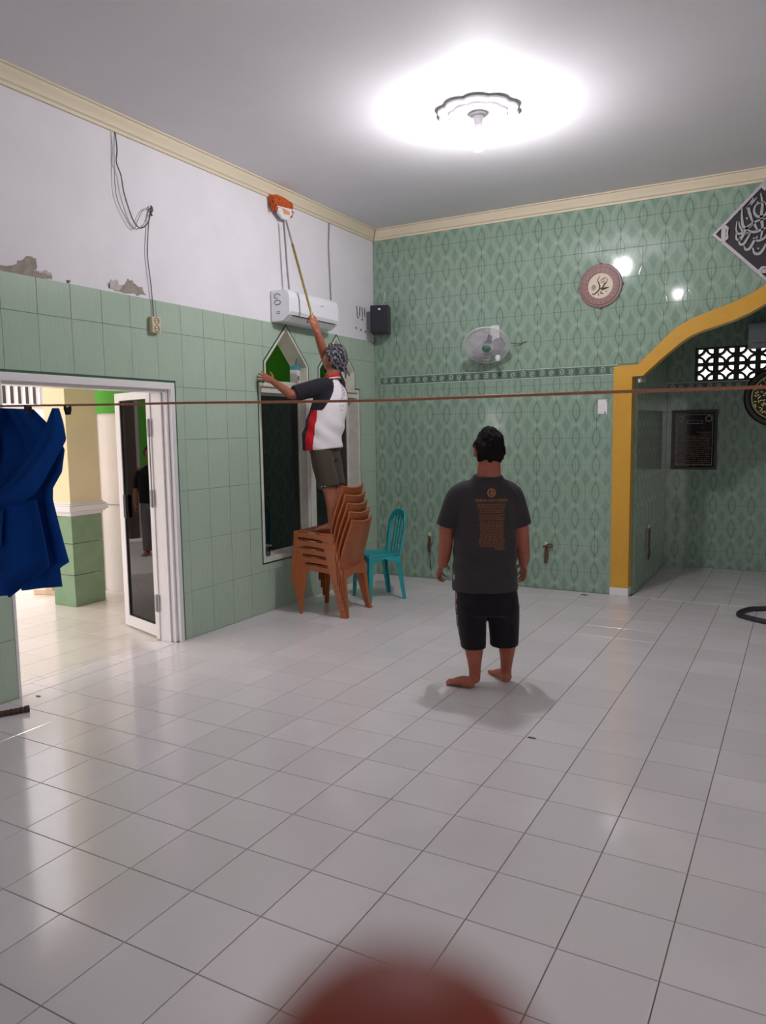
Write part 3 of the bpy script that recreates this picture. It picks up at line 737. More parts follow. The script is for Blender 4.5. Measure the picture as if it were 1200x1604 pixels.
for k in range(3):
    b = MB(); g = []
    for i in range(8):
        r = .04+.145*i/7; a0 = 2*PI*k/3+.15*i/7; wd = .5+.55*math.sin(PI*min(1, i/7*.8+.15))
        g.append([(r*math.cos(a0+wd*(s-.5)*1.5), r*math.sin(a0+wd*(s-.5)*1.5), (s-.5)*.05) for s in (0, .25, .5, .75, 1)])
    for th in (0, .003):
        b.add([(x, y, z+th) for row in g for x, y, z in row], [(i*5+j, i*5+j+1, i*5+j+6, i*5+j+5) for i in range(7) for j in range(4)])
    b.v = [tuple(MF @ V(p)) for p in b.v]; b.build('blade', M_BLADE, t, smooth=60, fix=False)
b = MB(); b.lathe([(.002, .058), (.03, .056), (.042, .050), (.046, .042), (.002, .040)], MF, 24); b.build('hub_badge', M_HUB, t, smooth=40)
b = MB(); b.lathe([(.03, .03), (.035, -.02), (.055, -.05), (.055, -.11), (.03, -.13), (.002, -.13)], MF, 24); b.build('motor', M_MOT, t, smooth=40)
b = MB(); b.box((-.05, -.03, -.02), (.05, 0, .22)); b.box((-.022, -.16, .02), (.022, -.02, .07)); b.build('bracket', M_CAGE, t, bevel=.010)
b = MB(); b.lathe([(.02, .0), (.026, .01), (.026, .05), (.018, .06), (.002, .06)], Matrix.Translation(V((.10, -.20, -.155))), 16); b.build('control_knob', M_CAGE, t, smooth=40)
cable('fan_cable', 'short dark cable beside the wall fan', [(fc.x+.19, YB-.06, fc.z+.03), (fc.x+.25, YB-.02, fc.z+.018), (fc.x+.33, YB-.006, fc.z+.04)], .004, M_TCABLE)

# ------------------------------------------------------------------ round calligraphy plaque
pc = V((-1.7406, 7.4244, 2.9405))
t = thing('round_plaque', 'round carved brown plaque with cream calligraphy centre', 'plaque', (pc.x, YB, pc.z))
fP = lambda a, b, d: (a, -d, b)
M_CARVE = mat('carved_brown_wood', (128, 92, 90), .45, var=.35, scale=70); M_CARVE2 = mat('pale_carved_wood', (176, 142, 134), .4, var=.2, scale=60)  # the rim scrolls take the paler brown
M_PCREAM = mat('cream_plaque_face', (206, 190, 170), .5, var=.05); M_INK = mat('brown_ink', (74, 52, 40), .6)
rg = []
for r, d in ((.200, .0), (.202, .010), (.197, .016), (.178, .017), (.174, .022), (.120, .024), (.117, .016)):
    rg.append([fP(r*math.cos(2*PI*j/64), r*math.sin(2*PI*j/64), d) for j in range(64)])
b = MB(); b.rings(rg, cap=False); b.build('carved_rim', M_CARVE, t, smooth=40)
lm = MB()
lm.tube([fP(.013*math.cos(a), .013*math.sin(a), 0) for a in [2*PI*k/10 for k in range(8)]], .0035, 5); lm.ball(fP(0, 0, .002), .005, 8); lmm = lm.mesh('rim_scroll', [M_CARVE2])
for ring_r, cnt in ((.135, 20), (.158, 26)):
    for k in range(cnt):
        a = 2*PI*(k+.5*(cnt == 26))/cnt
        o = bpy.data.objects.new('rim_scroll', lmm); o.location = fP(ring_r*math.cos(a), ring_r*math.sin(a), .024); o.rotation_euler = (0, -a*3, 0); COL.objects.link(o); o.parent = t
for k in range(4):
    a = PI/2*k+PI/2
    b = MB(); b.ball(fP(.203*math.cos(a), .203*math.sin(a), .012), (.012, .008, .012), 10); b.build('rim_finial', M_CARVE, t, smooth=60)
b = MB(); b.prism([(.118*math.cos(2*PI*j/48), .118*math.sin(2*PI*j/48)) for j in range(48)], fP, .0, .014); b.build('face', M_PCREAM, t)
def brush(b, pts, w0, w1, d=.0155, k=6, fn=fP):
    """calligraphic stroke: a tapering flat ribbon with thickness"""
    pp = smooth_path([(x, y, 0) for x, y in pts], k); n = len(pp); L, R = [], []
    for i, p in enumerate(pp):
        t_ = (pp[min(i+1, n-1)]-pp[max(i-1, 0)]).normalized(); nn = V((-t_.y, t_.x, 0))
        s = i/(n-1); w_ = (w0+(w1-w0)*s)*(.35+.65*math.sin(PI*min(1, max(.08, s))))
        L.append(((p+nn*w_).x, (p+nn*w_).y)); R.append(((p-nn*w_).x, (p-nn*w_).y))
    b.ribbon(L, R, fn, d-.0025, d+.0015)
q = lambda x, y: ((x-545)/400*.22, -(y-525)/400*.22)      # sheet units of the plaque face
b = MB()
for pts, a, c in (([(535, 365), (500, 430), (520, 480), (535, 560), (500, 620), (430, 660), (412, 640)], .006, .010),
                  ([(545, 440), (600, 410), (640, 392)], .004, .005), ([(555, 478), (590, 462), (620, 452)], .004, .005), ([(600, 495), (640, 480), (660, 440), (650, 400)], .005, .003),
                  ([(545, 578), (590, 550), (620, 500), (650, 492)], .008, .010), ([(545, 580), (610, 575), (690, 562)], .008, .011), ([(560, 600), (600, 590), (640, 570)], .005, .008),
                  ([(552, 615), (560, 650), (600, 658)], .006, .008), ([(640, 620), (655, 632)], .006, .006), ([(520, 650), (515, 690)], .003, .004)):
    brush(b, [q(*p) for p in pts], a*.8, c*.8)
b.build('calligraphy', M_INK, t)
b = MB()
for k in range(7):
    yy = 500+k*14; ww = 45*math.sin(PI*(k+1)/8); brush(b, [q(432-ww, yy), q(432, yy+4), q(432+ww, yy)], .003, .003, .0148, 3)
b.build('small_script', mat('faded_brown_ink', (150, 128, 104), .6), t)

# ------------------------------------------------------------------ diamond calligraphy plaque above the arch
DX, DZ, DR = -.335, 3.272, .445
t = thing('diamond_plaque', 'black diamond plaque with raised silver calligraphy above the arch', 'plaque', (DX, YB, DZ))
dm = lambda r: [(r, 0), (0, r), (-r, 0), (0, -r)]
MB().prism(dm(DR-.012), fP, .002, .020).build('back_board', mat('black_board', (40, 34, 38), .5), t)
M_FRAME = mat('silver_frame_paint', (196, 190, 196), .3, .3, var=.06, scale=50)
c_, e_ = .135, .028   # corner cut and band
def octo(r, c): return [(r-c, -c), (r-c, c), (c, r-c), (-c, r-c), (-(r-c), c), (-(r-c), -c), (-c, -(r-c)), (c, -(r-c))]
b = MB(); b.ribbon(octo(DR, c_*.55), octo(DR-e_*1.35, c_*.55-e_*.05), fP, .02, .034, closed=True); b.build('frame_band', M_FRAME, t, bevel=.003)
for k in range(4):
    a = PI/2*k; ca, sa = math.cos(a), math.sin(a); rot = lambda x, y: (x*ca-y*sa, x*sa+y*ca)
    oo = [(DR, 0), (DR-.06, .062), (DR-.105, .072), (DR-.135, .045), (DR-.128, 0), (DR-.135, -.045), (DR-.105, -.072), (DR-.06, -.062)]
    ii = [(DR-.085+(x-DR+.085)*.62, y*.62) for x, y in oo]
    b = MB(); b.ribbon([rot(*p) for p in oo], [rot(*p) for p in ii], fP, .02, .038, closed=True); b.build('corner_ornament', M_FRAME, t, bevel=.003)
b = MB()
# strokes traced on the visible left half (x from the left tip, in the plaque's plane); the right half repeats the rhythm
u = lambda x, y: (-.445+(x-515)/1069*.62*1.32, -(y-985)/1069*.62*1.32)
strokes = [([(1000, 600), (1020, 720), (1015, 850), (1030, 980), (1015, 1100)], 14, 16), ([(930, 640), (885, 740), (905, 830), (930, 900)], 13, 15), ([(860, 745), (900, 715), (965, 640)], 10, 11),
    ([(815, 735), (820, 850), (835, 930), (880, 960), (940, 920)], 14, 15), ([(770, 870), (765, 960), (790, 1010), (830, 990), (800, 930), (790, 880)], 10, 12),
    ([(770, 990), (770, 1060), (810, 1075), (840, 1020), (870, 960), (960, 900), (1069, 880)], 13, 17), ([(810, 1040), (800, 1110), (840, 1130), (880, 1075), (920, 1000)], 12, 14),
    ([(850, 1150), (870, 1190), (910, 1180), (950, 1110), (985, 1060)], 13, 16), ([(940, 1180), (960, 1240), (1010, 1250), (1050, 1200), (1069, 1150)], 14, 17),
    ([(1040, 700), (960, 720), (940, 790), (980, 850), (1050, 840), (1075, 770), (1040, 700)], 12, 14), ([(880, 980), (940, 1010), (1000, 1000), (1069, 980)], 13, 17),
    ([(940, 1070), (990, 1110), (1050, 1090), (1075, 1050)], 12, 14), ([(965, 690), (975, 700)], 13, 13), ([(870, 840), (868, 865)], 10, 10), ([(905, 1195), (915, 1200)], 10, 10), ([(990, 1185), (1000, 1200)], 10, 10),
    ([(930, 880), (960, 950), (985, 1000)], 11, 13), ([(880, 1005), (860, 1020), (900, 1010)], 9, 9)]
for pts, a, c in strokes:
    pl = [u(*p) for p in pts]
    brush(b, pl, a*.00078, c*.00078, .030, 5)
    brush(b, [(-x*.96, y*.97-.012) for x, y in pl], a*.00078, c*.00078, .030, 5)
b.build('calligraphy', M_SILVER, t)

# ------------------------------------------------------------------ small fittings on the back wall
a0, a1 = (-1.7475, 7.4244, 1.8813), (-1.6611, 7.4244, 1.7460)
t = thing('paper_notice', 'small blank white card taped beside the gold arch', 'card', (0, YB, 0))
MB().box((a0[0], -.004, a1[2]), (a1[0], -.001, a0[2])).build('card', M_WHITE, t)
MB().box((a1[0]-.008, -.006, a0[2]-.02), (a1[0]-.002, -.003, a0[2]-.008)).build('pin', M_DARK, t); MB().box((a1[0]-.024, -.006, a1[2]+.001), (a1[0]-.014, -.003, a1[2]+.02)).build('pin', M_DARK, t)
M_RUST = mat('brown_fibre', (92, 74, 50), .9, var=.3, scale=60); M_CREAMP = mat('cream_peg', (214, 206, 168), .5)
p = (-3.5338, 7.4244, 0.4776)
t = thing('wall_brush', 'brown bristle brush hanging low beside man\'s left arm', 'brush', (p[0], YB, p[2]))
MB().box((-.012, -.02, -.01), (.012, 0, .03)).build('peg', M_CREAMP, t, bevel=.004)
b = MB()
for k in range(46):
    a = random.uniform(0, 2*PI); r = random.uniform(.004, .026); zz = -.01-random.uniform(0, .05)
    b.tube([(r*.5*math.cos(a), -.024+r*.3*math.sin(a), zz), (r*math.cos(a), -.026+r*.5*math.sin(a), zz-.06), (r*.7*math.cos(a), -.024+r*.4*math.sin(a), zz-.13)], .0025, 4)
b.build('bristles', M_RUST, t)
MB().tube([(0, -.02, -.10), (.008, -.022, -.25), (.014, -.02, -.37)], .005, 6).build('cord', M_RUST, t)
p = (-2.2335, 7.4244, 0.4574)
t = thing('cord_on_peg', 'brown looped cord on cream peg right of standing man', 'cord', (p[0], YB, p[2]))
MB().box((-.015, -.03, -.012), (.015, 0, .022)).build('peg', M_CREAMP, t, bevel=.004)
M_BRCORD = mat('brown_cord', (88, 52, 34), .7)
MB().tube(smooth_path([(-.035, -.03, -.03), (0, -.04, -.012), (.03, -.04, .002), (.062, -.03, -.008), (.05, -.03, -.026), (.01, -.035, -.022)]), .0075, 6).build('loop', M_BRCORD, t)
MB().tube(smooth_path([(.008, -.035, -.02), (.012, -.034, -.09), (.004, -.03, -.17), (-.006, -.03, -.19), (-.014, -.03, -.17), (-.008, -.033, -.09), (-.004, -.036, -.02)]), .0075, 6).build('tail', M_BRCORD, t)
b0, b1 = (-1.4000, 8.2226, 0.5728), (-1.4000, 8.3858, 0.1822)
t = thing('recess_cord', 'dark frayed cord hanging on recess side wall', 'cord', (-1.40, b0[1], b0[2]))
MB().box((0, -.012, -.01), (.02, .012, .03)).build('peg', M_CREAMP, t, bevel=.003)
MB().tube(smooth_path([(.018, 0, 0), (.016, .01, -.12), (.02, -.01, -.22), (.016, .04, -.28), (.012, .01, -.34)]), .010, 6).build('strand', M_RUST, t)

# ------------------------------------------------------------------ things in the recess
bt, bb = (-1.3425, 9.2700, 1.7984), (-0.8587, 9.2700, 1.1256)
cx_, cz_ = (bt[0]+bb[0])/2, (bt[2]+bb[2])/2; hw, hh = (bb[0]-bt[0])/2, (bt[2]-bb[2])/2
t = thing('framed_board', 'black framed board with gold script leaning on recess wall', 'framed board', (cx_, YR, cz_))
fr0 = rect(-hw, -hh, hw, hh)
MB().ribbon(fr0, offs(fr0, .032), fP, .002, .034, closed=True).build('frame', mat('black_lacquer', (16, 16, 18), .3), t, bevel=.004)
MB().prism(offs(fr0, .028), fP, .004, .018).build('board', mat('black_glass_board', (20, 20, 26), .12, spec=.3), t)
M_GLINE = mat('gold_print', (150, 136, 112), .5, .3)
b = MB(); r1 = offs(fr0, .050); b.ribbon(r1, offs(r1, .005), fP, .018, .0195, closed=True)
for sx in (-1, 1):
    b.ribbon([(sx*(hw-.095)+.035*math.cos(2*PI*k/20), hh-.10+.035*math.sin(2*PI*k/20)) for k in range(20)], [(sx*(hw-.095)+.027*math.cos(2*PI*k/20), hh-.10+.027*math.sin(2*PI*k/20)) for k in range(20)], fP, .018, .0195, closed=True)
b.ribbon(rect(-.085, hh-.155, .085, hh-.12), offs(rect(-.085, hh-.155, .085, hh-.12), .004), fP, .018, .0195, closed=True)
b.build('border_print', M_GLINE, t)
b = MB(); rnd = random.Random(3)
for k in range(17):
    z = hh-.25-k*.0225; x = -hw+.07
    while x < hw-.075:
        l = rnd.uniform(.012, .045); l = min(l, hw-.072-x)
        if k > 1 or x > .02: b.prism(rect(x, z-.006, x+l, z+rnd.uniform(.001, .007)), fP, .018, .0192)
        x += l+.007
b.build('script_lines', mat('dim_gold_print', (112, 84, 66), .6), t)
dc = V((-.29, YR, 1.918))
t = thing('gold_disc', 'round gold calligraphy disc in thick black ring', 'plaque', dc)
cir = lambda r, n=56: [(r*math.cos(2*PI*j/n), r*math.sin(2*PI*j/n)) for j in range(n)]
b = MB(); b.rings([[fP(x, y, d) for x, y in cir(r)] for r, d in ((.318, 0), (.318, .03), (.300, .045), (.262, .045), (.244, .03))], cap=False); b.build('rim', mat('black_ring_lacquer', (24, 20, 22), .4), t, smooth=35)
b = MB(); b.rings([[fP(x, y, d) for x, y in cir(r)] for r, d in ((.247, .02), (.245, .036), (.228, .036), (.224, .024))], cap=False); b.build('inner_band', mat('dull_gold_band', (150, 144, 100), .35, .4), t, smooth=35)
M_GLEAF = mat('gold_leaf', (196, 186, 120), .25, .85, var=.2, scale=80)
b = MB(); b.prism(cir(.228), fP, .004, .022); b.build('ground', mat('dark_disc_ground', (38, 34, 22), .5), t)
b = MB(); rnd = random.Random(9)
for ring in range(7):
    r = .21-ring*.03; cnt = max(4, int(2*PI*r/.038))
    for k in range(cnt):
        a = 2*PI*k/cnt+rnd.uniform(-.1, .1); cx0, cy0 = r*math.cos(a), r*math.sin(a); th = rnd.uniform(0, 2*PI)
        pts = [(cx0+.016*math.cos(th+s)*(1-.25*s), cy0+.016*math.sin(th+s)*(1-.25*s)) for s in (0, .9, 1.8, 2.7)]
        brush(b, pts, .0045, .0055, .026, 3)
b.build('calligraphy', M_GLEAF, t)
hp = [(0.0523, 7.6017, 0.0200), (-0.2410, 7.3263, 0.0200), (-0.3623, 7.2418, 0.0200), (-0.4274, 7.0804, 0.0200), (-0.4302, 6.9780, 0.0200), (-0.3674, 6.9100, 0.0200), (-0.2203, 6.8152, 0.0200), (0.0535, 6.7027, 0.0200)]
cable('rubber_hose', 'thick black hose looping on the floor near the arch', smooth_path(hp), .022, mat('black_rubber', (40, 38, 44), .55), 'hose', n=12)

# ------------------------------------------------------------------ rope across the hall and the blue cloth
M_ROPE = mat('copper_brown_rope', (164, 104, 74), .45, var=.25, scale=120)
rp = [(-3.8567, 2.0000, 1.7514), (-2.9051, 2.0000, 1.7369), (-2.3370, 2.0000, 1.7259), (-1.8600, 2.0000, 1.7188), (-1.4540, 2.0000, 1.7097), (-1.1041, 2.0000, 1.7038), (-0.7995, 2.0000, 1.7039), (-0.5321, 2.0000, 1.7040), (-0.2953, 2.0000, 1.7033), (-0.0844, 2.0000, 1.7027)]
ra = [(XL, 2.0, rp[0][2]+.03)]+rp+[(.5, 2.0, 1.703), (1.2, 2.0, 1.706), (2.0, 2.0, 1.714), (2.8, 2.0, 1.728), (3.7, 2.0, 1.75)]
t = thing('rope', 'brown cord stretched across the hall at head height', 'rope', ra[0])
o = MB().tube(smooth_path(ra, 4), .0042, 8).build('cord', M_ROPE, t, smooth=60, inv=True)
cloth_t = NT('royal_blue_cloth'); n_ = cloth_t.noise(cloth_t.pos(), 420, 2); cloth_t.col(cloth_t.ramp(n_, [(.3, (.004, .045, .235)), (.7, (.006, .058, .285))])); cloth_t.set(Roughness=.9, Specular_IOR_Level=.1); cloth_t.bump(n_, .15, .002)
M_BLUE = cloth_t.m
cl = thing('blue_cloth', 'royal blue cloth hung over the rope by the doorway', 'cloth', (-2.8531, 2.0000, 1.0372))
def sheet(edge_l, edge_r, rows, nx, fold, y0, name, thick=.003):
    """hanging sheet between two side curves given on the rope's plane, with folds pushed in depth"""
    vs = []; fs = []
    def ev(e, t):
        k = t*(len(e)-1); i = min(int(k), len(e)-2); f = k-i; return e[i][0]+(e[i+1][0]-e[i][0])*f, e[i][1]+(e[i+1][1]-e[i][1])*f
    for i in range(rows+1):
        t = i/rows; (la, lb), (ra_, rb) = ev(edge_l, t), ev(edge_r, t)
        for j in range(nx+1):
            s = j/nx; vs.append((la+(ra_-la)*s, y0+fold(s, t), lb+(rb-lb)*s))
    for i in range(rows):
        for j in range(nx):
            a = i*(nx+1)+j; fs.append((a, a+1, a+nx+2, a+nx+1))
    b = MB(); b.add(vs, fs); o = b.build(name, M_BLUE, cl, inv=True, fix=False)
    o.data.polygons.foreach_set('use_smooth', [True]*len(o.data.polygons))
    sd = o.modifiers.new('solid', 'SOLIDIFY'); sd.thickness = thick; sd.offset = 0
    return o
main_r = [(-2.7171, 1.7190), (-2.6555, 1.6723), (-2.5848, 1.6136), (-2.5599, 1.5561), (-2.5903, 1.4680), (-2.6577, 1.4006), (-2.6701, 1.3514), (-2.6516, 1.2566), (-2.6325, 1.1695), (-2.6158, 1.0979), (-2.6643, 1.0760), (-2.6850, 1.0639), (-2.6803, 0.9877)]
main_l = [(-3.5916, 1.7617), (-3.6022, 1.6870), (-3.6145, 1.6000), (-3.6248, 1.5269), (-3.6353, 1.4533), (-3.6458, 1.3791), (-3.6563, 1.3044), (-3.6700, 1.2080), (-3.6821, 1.1229), (-3.6951, 1.0309), (-3.7038, 0.9691), (-3.7127, 0.9069), (-3.7171, 0.8757)]
sheet(main_l, main_r, 48, 60, lambda s, t: .030*math.sin(s*26+1.5*t)*(.25+.75*t)+.012*math.sin(s*61+3*t)+.02*t, 2.02, 'back_drape')
sheet([(-2.4942, 1.7157), (-2.5341, 1.6799), (-2.5843, 1.6186), (-2.6773, 1.5230), (-2.7798, 1.4445), (-2.9013, 1.3786), (-3.1219, 1.3367), (-3.6563, 1.3044)], [(-2.4869, 1.7155), (-2.4734, 1.6615), (-2.4679, 1.5978), (-2.5283, 1.5337), (-2.6026, 1.4577), (-2.6706, 1.3874), (-2.7912, 1.3290), (-3.6632, 1.2563)], 40, 16,
      lambda s, t: -.035-.03*math.sin(PI*s)-.012*math.sin(s*9+t*3), 1.995, 'front_swag')
sheet([(-3.6479, 1.3642), (-3.6606, 1.2744), (-3.6821, 1.1229), (-3.6995, 1.0000), (-3.7180, 0.8694)], [(-2.6850, 1.3586), (-2.6749, 1.2995), (-2.6427, 1.1845), (-2.6161, 1.0953), (-2.8706, 0.9459)], 24, 40,
      lambda s, t: -.012-.018*math.sin(s*17+2*t)-.01*math.sin(s*33), 1.985, 'lower_fold')
sheet([(-3.5908, 1.7675), (-3.6145, 1.6000), (-3.6353, 1.4533), (-3.6563, 1.3044)], [(-2.8356, 1.7324), (-2.8201, 1.6856), (-2.8896, 1.5693), (-2.9827, 1.4087)], 20, 24, lambda s, t: -.03-.02*math.sin(s*14), 1.985, 'side_fold')
sheet([(-3.6546, 1.3164), (-3.6606, 1.2744), (-3.6734, 1.1837), (-3.6855, 1.0984)], [(-2.8085, 1.3179), (-2.8169, 1.2752), (-2.8271, 1.2136), (-2.8359, 1.1677)], 12, 24, lambda s, t: -.05-.015*math.sin(s*20), 1.98, 'hanging_flap')
M_CLIP = mat('black_clip_plastic', (24, 22, 28), .4)
for k, (cxp, cyp, lab) in enumerate((((-2.7150, 1.9900, 1.7213), 0, 'black clip holding the middle of blue cloth'), ((-2.4819, 1.9900, 1.7128), 0, 'black clip holding the right corner of blue cloth'))):
    p = V((*cxp[:1], 1.99, cxp[2]))
    t = thing('cloth_clip', lab, 'clip', p, group='clips on the rope')
    for sgn in (-1, 1):
        b = MB(); b.add([(-.010, sgn*.004, -.028), (.010, sgn*.004, -.028), (.011, sgn*.010, .0), (.006, sgn*.014, .018), (-.006, sgn*.014, .018), (-.011, sgn*.010, 0)]+[(-.010, sgn*.008, -.028), (.010, sgn*.008, -.028), (.011, sgn*.016, .0), (.006, sgn*.019, .018), (-.006, sgn*.019, .018), (-.011, sgn*.016, 0)],
                        [(0, 1, 2, 3, 4, 5), (6, 7, 8, 9, 10, 11)]+[(i, (i+1) % 6, 6+(i+1) % 6, 6+i) for i in range(6)]); b.build('jaw', M_CLIP, t)
    MB().tube([(-.006, 0, 0), (.006, 0, 0)], .011, 10).build('spring', M_CLIP, t); t.scale = (.75, .75, .75)

# ------------------------------------------------------------------ odds and ends on floor and ledges
p0, p1 = V((-4.0983, 2.4577, 0.0180)), V((-3.9339, 2.7625, 0.0180))
t = thing('wooden_stick', 'dark brown ribbed stick on floor below blue cloth', 'stick', (p1.x, p1.y, 0))
M_STICK = mat('dark_brown_wood', (72, 44, 36), .6, var=.3, scale=40)
b = MB(); dd = p0-p1; k = 26
b.tube([p1+dd*(i/k)-V((p1.x, p1.y, 0)) for i in range(k+1)], [.016+.003*(i % 2) for i in range(k+1)], 10); b.build('shaft', M_STICK, t)
b = MB(); b.tube([p1-V((p1.x, p1.y, 0))-dd*.01, p1-V((p1.x, p1.y, 0))+dd*.06], .021, 12); b.build('end_cap', M_STICK, t, smooth=40)
p = V((-4.2600, 5.4973, 0.4472))
t = thing('plastic_cup', 'small clear plastic cup on the window sill', 'cup', (-4.265, p.y, .492))
M_CUP = glass_material('clear_cup_plastic', (.55, .60, .66), .1)
b = MB(); b.rings([[(r*math.cos(2*PI*j/24), r*math.sin(2*PI*j/24), z) for j in range(24)] for r, z in ((.026, .001), (.038, .095), (.036, .095), (.0245, .004))]); b.build('cup_wall', M_CUP, t, smooth=40)
b = MB(); b.tube([(.0385*math.cos(2*PI*j/28), .0385*math.sin(2*PI*j/28), .095) for j in range(28)], .002, 6, closed=True); b.build('rim', mat('cup_rim', (190, 196, 204), .3), t)
p = V((-4.2600, 5.9997, 2.0466))
t = thing('snack_carton', 'small white and teal carton on the window ledge', 'carton', (-4.26, p.y, 2.072), .3)
MB().box((-.035, -.055, 0), (.035, .055, .125)).build('box', M_WHITE, t, bevel=.003)
MB().box((-.036, -.056, .125), (.036, .056, .165)).build('lid', mat('teal_card', (70, 150, 160), .5), t, bevel=.003)
MB().box((.0352, -.035, .03), (.0365, .02, .07)).build('print', mat('brown_print', (150, 110, 80), .5), t)
MB().tube([(0, 0, .16), (.01, .01, .22), (.02, .03, .25)], .003, 6).build('straw', M_DKGREEN, t)
p = V((-4.1900, 5.3848, 2.0612))
t = thing('door_bolt', 'small dark metal bolt lying on ledge under hand', 'bolt', (-4.21, 5.385, 2.052))
MB().tube([(0, -.03, .012), (0, .05, .012)], .010, 10).build('rod', M_STEEL, t); MB().box((-.012, .03, 0), (.012, .05, .03)).build('stop', M_DARK, t, bevel=.002)
for k, (px_, lab) in enumerate((((-1.1935, 3.7261, 0.0000), 'dark leaf scrap on floor in front of man\'s shadow'), ((-4.1120, 2.9585, 0.0000), 'grey lint speck on floor inside the doorway'), ((-1.8197, 7.2851, 0.0000), 'small dark scrap by foot of green wall'), ((-2.5240, 7.3208, 0.0000), 'tiny dark crumb near the man\'s shorts on floor'))):
    s = (.02, .02, .035, .012)[k]
    b = MB(); rnd = random.Random(k)
    b.prism([((s*(1+rnd.uniform(-.3, .3)))*math.cos(a), .45*s*(1+rnd.uniform(-.3, .3))*math.sin(a)) for a in [2*PI*i/9 for i in range(9)]], lambda a, c, d: (a, c, d), 0, .003)
    o = b.build('floor_scrap', M_TCABLE); o.location = (px_[0], px_[1], .0005); tag(o, lab, 'scrap')

# ------------------------------------------------------------------ chairs
def weave_material():
    t = NT('woven_brown_plastic'); x, y, z = t.xyz(t.obj())
    wv = t.math('MULTIPLY', t.math('SINE', t.math('MULTIPLY', t.math('ADD', x, y), 330.0)), t.math('SINE', t.math('MULTIPLY', t.math('ADD', z, t.math('MULTIPLY', y, .5)), 300.0)))
    n = t.noise(t.obj(), 12)
    c = t.ramp(n, [(.3, lin((150, 78, 40))), (.7, lin((172, 96, 52)))])
    t.col(t.mix(t.math('MULTIPLY', t.smooth(wv, -.2, .7), .30), c, lin((112, 56, 28)))); t.set(Roughness=.42)
    t.bump(wv, .5, .002); return t.m
M_WEAVE = weave_material(); M_BROWN = mat('smooth_brown_plastic', (164, 88, 46), .38, var=.06, scale=9)
M_TEAL = mat('teal_plastic', (22, 150, 156), .32, var=.05, scale=9)

def shell(b, grid, th):
    """grid of points turned into a sheet of the given thickness"""
    R_, C_ = len(grid), len(grid[0]); P_ = [[V(p) for p in r] for r in grid]; top, bot = [], []
    for i in range(R_):
        for j in range(C_):
            u_ = P_[min(i+1, R_-1)][j]-P_[max(i-1, 0)][j]; v_ = P_[i][min(j+1, C_-1)]-P_[i][max(j-1, 0)]
            n_ = u_.cross(v_).normalized(); top.append(P_[i][j]+n_*th/2); bot.append(P_[i][j]-n_*th/2)
    N_ = R_*C_; fs = []
    for i in range(R_-1):
        for j in range(C_-1):
            a = i*C_+j; fs += [(a, a+1, a+C_+1, a+C_), (N_+a, N_+a+C_, N_+a+C_+1, N_+a+1)]
    for j in range(C_-1): fs += [(j, N_+j, N_+j+1, j+1), ((R_-1)*C_+j, (R_-1)*C_+j+1, N_+(R_-1)*C_+j+1, N_+(R_-1)*C_+j)]
    for i in range(R_-1): fs += [(i*C_, (i+1)*C_, N_+(i+1)*C_, N_+i*C_), (i*C_+C_-1, N_+i*C_+C_-1, N_+(i+1)*C_+C_-1, (i+1)*C_+C_-1)]
    b.add(top+bot, fs)

def L_leg(b, x0, y0, x1, y1, ztop, wt, wb, th, sx, sy, wy=None):
    """tapered angle-section leg: corner runs from (x0,y0,0) to (x1,y1,ztop); flanges point inwards"""
    wyb, wyt = (wb, wt) if wy is None else wy
    for k in range(2):
        if k == 0:   # flange along x
            q = [(x0, y0, 0), (x0-sx*wb, y0, 0), (x1-sx*wt, y1, ztop), (x1, y1, ztop)]; off_ = V((0, -sy*th, 0))
        else:        # flange along y
            q = [(x0, y0, 0), (x0, y0-sy*wyb, 0), (x1, y1-sy*wyt, ztop), (x1, y1, ztop)]; off_ = V((-sx*th, 0, 0))
        b.add([V(p) for p in q]+[V(p)+off_ for p in q], [(0, 1, 2, 3), (7, 6, 5, 4), (0, 4, 5, 1), (1, 5, 6, 2), (2, 6, 7, 3), (3, 7, 4, 0)])

